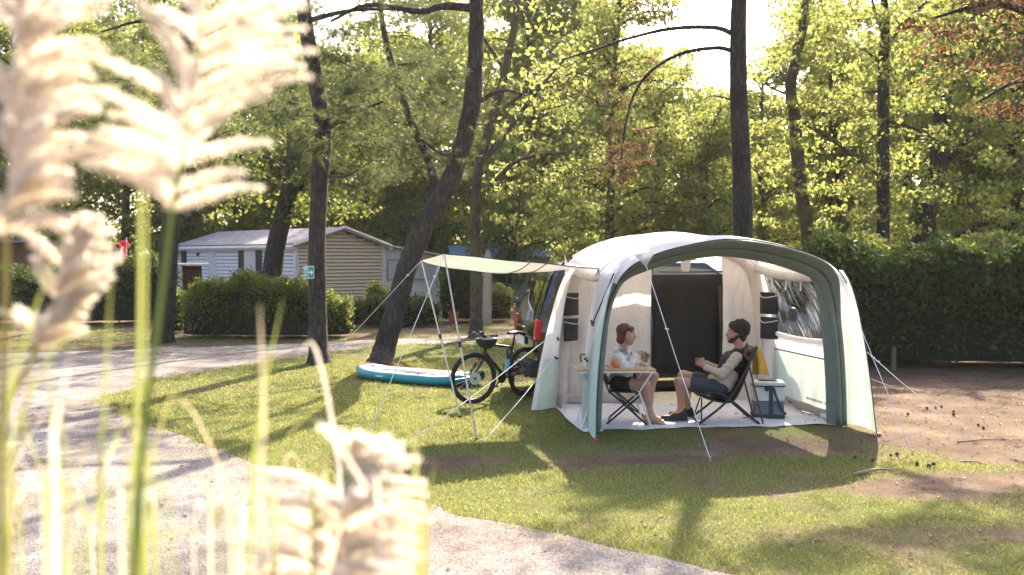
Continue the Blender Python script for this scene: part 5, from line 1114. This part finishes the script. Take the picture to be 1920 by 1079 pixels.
# short dark trunk behind the hedge (T4)
make_tree('oak_tree', 'dark trunk rising behind the clipped hedge before the mobile home',
    [P(503,575,29.5)*A(1,1,0), P(512,500,29.5), P(522,440,29.5), P(540,370,29.5), P(552,300,29.5), P(548,200,29.5), P(540,60,29.5)], [.32,.29,.27,.26,.24,.2,.14],
    [([P(538,380,29.5), P(580,340,29.5), P(640,330,29.2)], .08, .02), ([P(545,320,29.5), P(480,290,29.5), P(420,300,29.2)], .08, .02)],
    fill(60,400,690,230,415,29.5,.62,60)+fill(30,420,700,80,260,30,.8,60), LEAF, .16, BARK_D)
# mossy oak (T5)
make_tree('oak_tree', 'mossy reddish brown trunk with forked limbs right of the leaning pine',
    [P(893,590,25)*A(1,1,0), P(893,520,25), P(891,440,25), P(893,370,25), P(900,300,25), P(925,220,25), P(950,120,25), P(970,10,25), P(980,-140,25)], [.17,.15,.14,.135,.125,.12,.1,.08,.04],
    [([P(898,390,25), P(930,340,24.8), P(975,300,24.6), P(1060,285,24.4)], .09, .03), ([P(905,300,25), P(935,270,25), P(1000,180,25), P(1060,110,25)], .09, .03), ([P(930,215,25), P(990,170,24.8), P(1040,150,24.6)], .06, .02), ([P(945,130,25), P(900,60,25), P(880,20,25)], .06, .02)],
    fill(70,850,1120,0,240,25,.55,70)+fill(44,900,1110,230,430,24.8,.42,60)+fill(16,1000,1100,330,480,24.5,.35,60), LEAF_Y, .14, BARK_M)
# ivy-clad pine behind the tent (T6)
t6 = make_tree('pine_tree', 'tall straight pine with arching bare branches rising behind the tent',
    [P(1393,540,18)*A(1,1,0), P(1393,440,18), P(1390,300,18), P(1385,180,18), P(1384,60,18), P(1386,-40,18), P(1384,-260,18)], [.2,.18,.165,.155,.145,.135,.06],
    [([P(1378,66,18), P(1340,52,17.9), P(1260,54,17.7), P(1180,72,17.5), P(1110,95,17.4), P(1055,112,17.3)], .05, .012), ([P(1378,98,18), P(1345,90,17.9), P(1280,100,17.7), P(1225,130,17.5), P(1190,175,17.4), P(1172,240,17.3), P(1165,300,17.3)], .045, .012), ([P(1380,190,18), P(1340,180,18), P(1320,186,18)], .02, .006), ([P(1395,195,18), P(1415,205,18)], .02, .006)],
    fill(30,1055,1225,115,205,17.5,.20,16,.5)+fill(20,1110,1215,230,350,17.4,.22,18,.4)+fill(8,1180,1270,10,40,17.5,.14,8,.4)+fill(26,1100,1800,-520,-60,18,.9,26), LEAF_R, .085, BARK_D, True, nper=16)
iv = clump(A(0,0,1.6), (.23,.23,1.7), 1500); iv = iv[(np.hypot(iv[:,0],iv[:,1]) > .13)]; qv = leaf_arr(iv+A(0,0,.3), .06); io = np_mesh('ivy', qv, np.arange(len(qv)).reshape(-1,4), LEAF_D, t6); io['kind'] = 'stuff'
# curving tree (T7) and the forked straight one (T8), the stout one (T9)
make_tree('maple_tree', 'slender curving trunk just right of the tall straight pine',
    [P(1518,545,26)*A(1,1,0), P(1516,450,26), P(1504,370,26), P(1494,280,26), P(1490,215,26), P(1482,170,26), P(1492,110,26), P(1508,30,26), P(1512,-120,26)], [.2,.18,.17,.165,.15,.14,.13,.11,.05],
    [([P(1500,225,26), P(1560,262,26), P(1610,300,26), P(1648,330,26)], .07, .05), ([P(1488,220,26), P(1450,240,25.8), P(1430,320,25.8)], .03, .01), ([P(1484,180,26), P(1440,160,26), P(1420,120,26)], .04, .01)],
    fill(70,1400,1620,20,440,26,.5,60)+fill(20,1420,1600,-60,120,26,.6,60), LEAF_Y, .13, BARK_M)
make_tree('maple_tree', 'straight dark trunk forking high up near the right side',
    [P(1657,545,27)*A(1,1,0), P(1656,450,27), P(1656,330,27), P(1656,220,27), P(1657,110,27), P(1660,60,27), P(1655,-60,27)], [.19,.17,.165,.16,.15,.12,.07],
    [([P(1658,90,27), P(1690,50,27), P(1740,0,27)], .08, .03), ([P(1655,60,27), P(1640,20,27), P(1630,-30,27)], .06, .03), ([P(1656,225,27), P(1710,240,26.7), P(1760,265,26.4), P(1850,300,26)], .045, .01), ([P(1656,170,27), P(1600,180,26.8), P(1560,230,26.6)], .03, .008), ([P(1655,120,27), P(1600,90,26.8), P(1540,150,26.5)], .04, .01)],
    fill(80,1560,1880,0,440,27,.55,60)+fill(24,1500,1800,-80,100,27,.7,60), LEAF_Y, .13, BARK_D)
make_tree('oak_tree', 'stout dark trunk with low leaning limb behind the right hedge',
    [P(1725,545,30)*A(1,1,0), P(1728,450,30), P(1735,380,30), P(1760,300,30), P(1770,160,30), P(1790,20,30)], [.42,.4,.36,.3,.25,.18],
    [([P(1731,440,30), P(1780,450,29.6), P(1840,420,29.3), P(1890,392,29)], .16, .12), ([P(1750,330,30), P(1830,250,29.6), P(1920,220,29)], .12, .04)],
    fill(60,1640,1960,180,440,29,.6,60)+fill(40,1700,1960,-20,200,28,.7,50), LEAF, .14, BARK_D)
make_tree('beech_tree', 'dark reddish foliage hanging into the top right corner',
    [A(9.6,17.5,0), A(9.7,17.5,3), A(9.5,17.4,7), A(9.4,17.3,11)], [.3,.26,.22,.1],
    [([A(9.5,17.4,6), A(8.2,17,6.3), A(7.0,16.8,6.0)], .08, .02), ([A(9.5,17.4,5), A(8.6,17,5.0), A(7.8,16.8,4.6)], .06, .02)],
    fill(26,1720,1960,-60,150,16.9,.55,60)+fill(8,1800,1950,120,260,16.9,.4,50)+fill(40,1350,2300,-800,-50,18,.75,110,2.5)+fill(95,1240,2050,-270,-35,18.5,.55,120,1.5), LEAF_R, .11, BARK_D)
# ---- woodland prototypes, copied with their parts
def proto_tree(seed, H, cb, spread, leafm, nl, name, size=.15):
    R.seed(seed); tr = [A(0,0,0)]; x = y = 0
    for i in range(1, 6): x += R.uniform(-.25,.25); y += R.uniform(-.25,.25); tr.append(A(x, y, H*i/5))
    limbs, cl = [], []
    for i in range(nl):
        z = cb+(H-cb)*(i+.5)/nl; q = R.uniform(0, 2*pi); L_ = spread*(1-.55*((z-cb)/(H-cb))**1.5)*R.uniform(.7,1.15); j = min(4, int(z/H*5)); b = tr[j]+(tr[j+1]-tr[j])*(z/H*5-j)
        e = b+A(cos(q)*L_, sin(q)*L_, R.uniform(-.3,.9)); m_ = (b+e)/2+A(0,0,.35); limbs.append(([b, m_, e], .06, .015))
        for f in np.linspace(.2, 1.08, 8):
            c = b+(e-b)*f+A(R.gauss(0,.35), R.gauss(0,.35), R.gauss(0,.25)+.2); rr_ = R.uniform(.45,.85); cl.append((c, (rr_, rr_, rr_*.5), 85))
    o = make_tree(name, 'x', tr, [.2,.17,.15,.12,.08,.04], limbs, cl, leafm, size, BARK_D, flt=False, root=A(0,0,0), nb=9); return o
protos = [proto_tree(31, 12, .9, 3.4, LEAF_Y, 42, 'woodland_tree', .13), proto_tree(32, 14, 1.2, 3.4, LEAF, 44, 'woodland_tree'), proto_tree(33, 10, .5, 3.0, LEAF_Y, 40, 'woodland_tree'), proto_tree(34, 6.5, .4, 2.3, LEAF, 26, 'woodland_tree', .13)]
SPOTS = [(1140,33,0,.95,'pale yellow green tree behind the back edge of the tent roof'),(1235,38,2,.92,'bright leafy tree filling the gap above the tent centre'),(1330,34,3,.95,'low leafy tree directly behind the tent peak'),(1440,36,0,.72,'yellow green tree between the tall pine and the curving trunk'),
 (1580,38,2,1.1,'light green tree behind the forked straight trunk'),(1690,40,0,1.1,'yellowish tree standing between stout trunk and forked tree'),(1800,37,1,1.0,'deep green tree behind the right hedge'),(1900,34,2,1.1,'leafy tree at the right edge behind the hedge'),
 (1010,47,1,1.15,'dark tree in the shaded gap behind the blue cabin'),(1085,50,1,1.2,'tall dark tree left of the tent roof far back'),(820,48,1,1.1,'green tree behind the lean-to and leaning pine'),(700,52,0,1.1,'tree rising behind the mobile home roof ridge'),
 (590,54,2,1.2,'rounded tree behind the mobile home gable'),(450,50,0,1.2,'yellow green tree above the left roof of the mobile home'),(350,47,2,1.1,'bright tree at the left end of the mobile home'),(230,46,0,1.1,'yellow tree behind the red flag'),
 (120,47,1,1.1,'green tree behind the timber chalet'),(10,48,0,1.2,'tree at the far left edge above the chalet'),(-90,44,1,1.2,'tree just beyond the left edge of the picture'),(770,47,3,1.0,'small bushy tree right of the mobile home'),
 (1390,46,1,.6,'far tree seen past the tall straight pine'),(1500,50,1,1.1,'distant dark tree behind the curving trunk'),(1760,52,1,1.2,'distant tall tree behind the stout trunk'),(950,42,3,.9,'low leafy tree above the blue cabin roof')]
used = set()
for i, (px, Y, k, s, lab) in enumerate(SPOTS):
    q = P(px, 484, Y); pr = protos[k]
    if k in used: o = copy_tree(pr)
    else: o = pr; used.add(k)
    o.location = (q[0], Y, 0); o.rotation_euler = (0,0,R.uniform(0,6.28)); o.scale = (s,s,s*R.uniform(.92,1.08)); tag(o, lab, 'tree', 'woodland trees')
for i in set(range(4))-used: pass
# far wood closing the view: one mass
Pn = []
for _ in range(3600):
    x = R.uniform(-48, 48); Y = R.uniform(56, 68); top = 17.5+2*sin(x*.21)+1.5*sin(x*.53+1)-8.5*math.exp(-((x-13)/6.5)**2)-3*math.exp(-((x+11)/2)**2); z = R.random()**.85*top; Pn.append(clump((x,Y,z), (1.5,1.2,.8), 60))
Pn = np.concatenate(Pn); V = leaf_arr(Pn, .42); fw = np_mesh('far_wood', V, np.arange(len(V)).reshape(-1,4), LEAF); tag(fw, 'distant woodland closing the view behind the campsite', 'wood', kind='stuff')
# ---- hedges and shrubs: dense leaf shell over an added dark core that blocks light
def hedge(name, label, pts, dep, h0, n, leafm, size, cat='hedge', round_=.25, seed=0, group=None):
    pts = [np.array(p[:2]) for p in pts]; root = A(*pts[0], 0); o = empty(name, root, 0, label, cat, group)
    seg = [np.linalg.norm(b-a) for a, b in zip(pts[:-1], pts[1:])]; tot = sum(seg)
    def at(t):
        d = t*tot
        for s, a, b in zip(seg, pts[:-1], pts[1:]):
            if d <= s+1e-6: e = (b-a)/s; return a+e*d, A(-e[1], e[0])
            d -= s
        e = (pts[-1]-pts[-2])/seg[-1]; return pts[-1], A(-e[1], e[0])
    def surf(t, q):                                              # q 0..1 front bottom -> top -> back bottom
        c, nv = at(t); hh = h0*(.66+.64*fbm(t*tot*1.0, seed, 1.0, seed)); dd = dep/2*(.62+.7*fbm(t*tot*1.3, q*5, 1.0, seed+3)); ee = min(t, 1-t)*tot/.45; ek = min(1, .45+.55*ee) if ee < 1 else 1; hh *= ek**.35; dd *= ek
        th = pi*q; cx = -cos(th); sz = sin(th); cx = np.sign(cx)*abs(cx)**.55; sz = sz**(.42)
        p = c-nv*0+nv*(cx*dd*1.0); return A(p[0], p[1], hh*sz)
    cen = np.array([np.append(at(t)[0], h0*.45) for t in np.linspace(0,1,40)])
    mb = MB(); mb.grid(lambda a, b: (lambda p, c: c+(p-c)*.84)(surf(a, b), np.append(at(a)[0], h0*.42))*1.0-root, 40, 17); mb.build('light_block_core', mat('hedge_core', (.012,.016,.008), .95), o)
    tq = np.stack([rng.random(n), rng.random(n)], 1); C = np.array([surf(t, q) for t, q in tq]); C += rng.normal(size=(n,3))*.085*(h0/1.4)**.4; C[:,2] = np.abs(C[:,2])+.02
    ns = n//220; sh_c = np.array([surf(R.random(), R.uniform(.25,.75)) for _ in range(ns)]); C = np.concatenate([C]+[clump(c+A(0,0,.08), (.16,.16,.2), 34) for c in sh_c]); keep = fbm(C[:,0]*1.0+C[:,1], C[:,2]*2, 2.4, seed+8) < .66; C = C[keep | (rng.random(len(C)) < .25)]
    V = leaf_arr(C-root, size, .5); l_ = np_mesh('foliage', V, np.arange(len(V)).reshape(-1,4), leafm, o); l_['kind'] = 'stuff'; return o
hedge('clipped_hedge', 'rounded clipped green hedge in front of the mobile home', [(A(*P(352,560,25.3)[:2])), A(*P(500,560,25.0)[:2]), A(*P(655,560,25.2)[:2])], 1.2, 1.25, 16000, LEAF, .075, seed=1)
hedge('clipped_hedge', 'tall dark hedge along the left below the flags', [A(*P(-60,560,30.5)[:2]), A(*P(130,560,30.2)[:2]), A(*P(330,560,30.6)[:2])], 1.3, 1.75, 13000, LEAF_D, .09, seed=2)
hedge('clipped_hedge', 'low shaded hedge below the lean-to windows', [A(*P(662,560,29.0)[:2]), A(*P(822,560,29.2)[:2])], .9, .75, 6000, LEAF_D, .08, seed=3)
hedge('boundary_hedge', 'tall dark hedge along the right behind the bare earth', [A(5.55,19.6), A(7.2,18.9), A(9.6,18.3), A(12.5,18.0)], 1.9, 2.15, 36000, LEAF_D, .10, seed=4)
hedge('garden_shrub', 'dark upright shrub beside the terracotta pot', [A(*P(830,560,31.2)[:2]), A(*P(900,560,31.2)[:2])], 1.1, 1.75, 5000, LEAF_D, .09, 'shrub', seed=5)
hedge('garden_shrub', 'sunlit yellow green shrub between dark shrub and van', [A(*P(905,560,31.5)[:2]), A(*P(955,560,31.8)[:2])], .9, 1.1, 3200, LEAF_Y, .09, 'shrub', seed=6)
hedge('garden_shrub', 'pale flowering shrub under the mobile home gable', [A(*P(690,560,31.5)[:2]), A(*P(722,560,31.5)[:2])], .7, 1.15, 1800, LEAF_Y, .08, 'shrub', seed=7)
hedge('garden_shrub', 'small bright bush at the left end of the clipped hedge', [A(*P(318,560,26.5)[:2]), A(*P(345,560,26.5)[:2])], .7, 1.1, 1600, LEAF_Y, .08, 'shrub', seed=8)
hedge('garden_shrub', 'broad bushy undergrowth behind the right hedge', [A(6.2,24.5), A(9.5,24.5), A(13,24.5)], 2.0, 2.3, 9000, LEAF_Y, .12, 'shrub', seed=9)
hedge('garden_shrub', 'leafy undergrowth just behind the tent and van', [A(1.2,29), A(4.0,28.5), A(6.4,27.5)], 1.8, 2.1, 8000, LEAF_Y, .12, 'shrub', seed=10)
# ---- exit sign on the pine
sp = P(579,511,18.78); sg = empty('exit_sign', sp, radians(-6), 'green emergency exit sign with running figure and white arrow on the pine', 'sign')
SG = mat('sign_green', (.03,.26,.16), .5, var=.05); SW = mat('sign_white', (.82,.84,.80), .5, var=.04)
mb = MB(); mb.box((0,0,0), (.20,.012,.235)); mb.build('panel', SW, sg)
mb = MB(); mb.box((.045,-.008,0), (.092,.004,.205)); mb.box((-.052,-.008,0), (.082,.004,.205)); mb.build('field', SG, sg)
mb = MB(); mb.prism([(.008,-.018),(.05,-.018),(.05,-.02),(.045,-.062),(.085,0),(.045,.062),(.05,.02),(.05,.018),(.008,.018)], -.0125, -.0105, (0,2,1)); mb.build('arrow', SW, sg)
mb = MB(); mb.box((-.052,-.0115,.01), (.058,.002,.17)); mb.build('doorway', SW, sg)
mb = MB(); mb.lathe([(.0,0),(.012,.0),(.012,.002),(0,.002)], c=(-.048,-.0125,.065), axis=(0,-1,0), n=12)
for a_, b_ in (((-.05,.05),(-.055,.0)),((-.055,.0),(-.038,-.035)),((-.038,-.035),(-.045,-.07)),((-.055,.0),(-.068,-.03)),((-.068,-.03),(-.08,-.035)),((-.05,.04),(-.030,.02)),((-.05,.04),(-.07,.025))): mb.tube([A(a_[0],-.0135,a_[1]), A(b_[0],-.0135,b_[1])], .007, 5)
mb.build('running_figure', SG, sg)
# ------------------------------------------------------------------ foreground reed plumes, close to the lens
R.seed(77)
STALK = mat('reed_stalk', (.42,.36,.12), .6, trans=.3); STG = mat('reed_stalk_green', (.26,.34,.07), .6, trans=.3)
def plume(px_base, px_tip, Y, width, nsp, lab, stem, side=1.0, droop=.25, sm=STALK, spread=0.9):
    base, tip = P(*px_base, Y), P(*px_tip, Y); foot = P(*stem, Y) if stem[1] < 1500 else P(*stem, Y)
    k = ray(*stem); rootp = A(foot[0], foot[1], 0); o = empty('pampas_stem', rootp, 0, lab, 'pampas grass', 'pampas grass in the foreground')
    mb = MB(); mb.tube(spline([A(0,0,0), (foot-rootp)*A(.3,1,.5), foot-rootp, base-rootp], 24), [.0065,.006,.0045], 8); mb.build('stalk', sm, o)
    axis_ = spline([base-rootp, (base+tip)/2-rootp+A(.01,0,0), tip-rootp], 30); Ln = np.linalg.norm(tip-base)
    mb = MB(); mb.tube(axis_, [.004,.0012], 6, cap=False); mb.build('rachis', sm, o)
    ax = (tip-base)/Ln; tris = []
    for i in range(nsp):
        f = (i+.5)/nsp; b = axis_[int(f*29)]; L_ = width*(.55+.6*sin(pi*min(1, f*.9+.12)))*R.uniform(.75,1.15)
        q = R.uniform(0, 2*pi); s = A(cos(q), sin(q)*.7, 0); s = s*(1 if R.random() < .5+.0 else 1)
        if side != 0 and s[0]*side < 0 and R.random() < .75: s[0] = -s[0]
        d = s*spread+ax*(.55+.35*f); d /= np.linalg.norm(d); pts = [b+d*L_*t+A(0,0,-droop*L_*t*t) for t in np.linspace(0,1,16)]
        pts = np.array(pts); nh = 420
        t = rng.random(nh)**.8*.98; ii_ = np.minimum((t*15).astype(int), 14); fr_ = (t*15-ii_)[:,None]; c = pts[ii_]*(1-fr_)+pts[ii_+1]*fr_; tg_ = pts[ii_+1]-pts[ii_]; tg_ /= np.linalg.norm(tg_, axis=1)[:,None]
        rd = rng.normal(size=(nh,3)); dd = tg_*.9+rd*.38; dd /= np.linalg.norm(dd, axis=1)[:,None]; hl = .021*(1-.35*t)[:,None]*rng.uniform(.6,1.2,(nh,1)); w_ = np.cross(dd, rd); w_ /= np.linalg.norm(w_, axis=1)[:,None]
        V = np.empty((nh,3,3)); c = c+rng.normal(size=(nh,3))*.0045*np.sin(np.pi*np.minimum(1,t+.12))[:,None]; V[:,0] = c-w_*.0016; V[:,1] = c+w_*.0016; V[:,2] = c+dd*hl; tris.append(V)
    V = np.concatenate(tris).reshape(-1,3); pl = np_mesh('plume', V, np.arange(len(V)).reshape(-1,3), PLUME, o); pl['kind'] = 'stuff'
    return o
plume((322,395), (395,-110), 1.55, .18, 46, 'tall cream plume with spreading fingers left of centre', (250,1079), 0, .25, STG, 1.0)
plume((12,440), (30,-170), 1.45, .135, 62, 'large cream plume filling the upper left corner', (0,1079), .6, .3)
plume((70,650), (135,430), 1.7, .095, 40, 'smaller leaning cream plume low at the left', (2,880), 1.0, .15)
plume((610,1120), (660,840), 1.6, .15, 48, 'short cream plume at the bottom centre of the picture', (590,1250), .3, .35)
plume((560,1190), (585,960), 1.75, .10, 34, 'half hidden cream plume tucked beneath the bottom plume', (560,1300), 0, .35)
# long reed blades and seed stems: each one a part of its clump
def clump_of(name, lab, items, Y):
    x0 = np.mean([P(i[0],1079,Y)[0] for i in items]); rootp = A(x0, Y, 0); o = empty(name, rootp, 0, lab, 'reed clump', 'reed clumps in the foreground')
    for (xb, xt, yt, w_, m_, bend) in items:
        yy = Y+R.uniform(-.25,.3); b = P(xb, 1079, yy); t = P(xt, yt, yy+R.uniform(-.1,.1)); g0 = A(b[0]+(b[0]-t[0])*.3, yy, 0); mid = (b+t)/2+A((b[0]-t[0])*.25, 0, .02)
        pts = [g0-rootp, b-rootp, mid-rootp, t-rootp]
        if bend: pts.append(t-rootp+A(bend, -.02, -abs(bend)*.7))
        pa_ = spline(pts, 16); mb = MB(); ww = np.interp(np.linspace(0,1,16), [0,.3,.7,1], [w_*.7, w_, w_*.8, w_*.08]); V = []
        for i in range(16):
            d = pa_[min(15,i+1)]-pa_[max(0,i-1)]; s = np.cross(d, A(0,1,.15)); s /= np.linalg.norm(s)+1e-9; V += [pa_[i]-s*ww[i], pa_[i]+A(0,ww[i]*.5,0), pa_[i]+s*ww[i]]
        mb.add(V, [(3*i+j, 3*i+j+1, 3*i+j+4, 3*i+j+3) for i in range(15) for j in (0,1)]); mb.build('blade', m_, o)
G1, G2 = BLADE, mat('reed_blade_straw', (.62,.52,.34), .6, trans=.45)
G3 = mat('reed_blade_pale', (.72,.66,.56), .6, trans=.45)
its = []
for i in range(48): xb = R.uniform(-40, 470); its.append((xb, xb+R.uniform(-90,110), R.uniform(720,1010), R.uniform(.0014,.0026), R.choice([G1,G1,G1,G2,G3]), R.choice([0,0,.03,-.03,.05])))
clump_of('reed_clump', 'dense clump of thin green and straw blades at the bottom left', its, 1.75)
its = [(0,120,430,.004,G1,0),(10,190,520,.003,G1,0),(-10,30,560,.0035,G1,0),(20,60,640,.004,STALK,0),(105,140,640,.004,G3,0),(90,80,600,.0028,G1,0),(190,210,500,.0035,G1,.0)]
clump_of('reed_clump', 'tall sparse blades standing at the left edge', its, 1.5)
its = [(255,258,60,.0055,G1,0),(275,280,-60,.003,G1,0)]
clump_of('reed_clump', 'two broad bright green blades rising behind the tall plume', its, 1.5)
its = []
for i in range(14): xb = R.uniform(500, 800); its.append((xb, xb+R.uniform(-40,60), R.uniform(820,1000), R.uniform(.002,.004), R.choice([G1,G2,G2]), R.choice([0,.04,-.04])))
its += [(790,770,820,.005,G1,0),(715,600,795,.003,G3,.02),(800,815,870,.004,STALK,0),(470,530,560,.004,G1,0),(490,487,570,.0045,G2,0),(640,590,650,.004,G3,-.03)]
clump_of('reed_clump', 'loose blades and dry stems around the bottom centre plume', its, 1.7)
# ------------------------------------------------------------------ sunlit air: one closed box of thin, even haze round the whole scene
m = bpy.data.materials.new('thin_haze'); m.use_nodes = True; t = m.node_tree; t.nodes.clear()
ho = t.nodes.new('ShaderNodeOutputMaterial'); pv = t.nodes.new('ShaderNodeVolumePrincipled')
pv.inputs['Color'].default_value = (1.0, .95, .86, 1); pv.inputs['Density'].default_value = .00028; pv.inputs['Anisotropy'].default_value = .35
t.links.new(pv.outputs[0], ho.inputs['Volume'])
mb = MB(); mb.box((0, 0, 15), (1000, 1000, 32)); hz = mb.build('haze', m, smooth=False); tag(hz, 'thin warm sunlit haze hanging over the whole campsite', 'haze', kind='stuff')
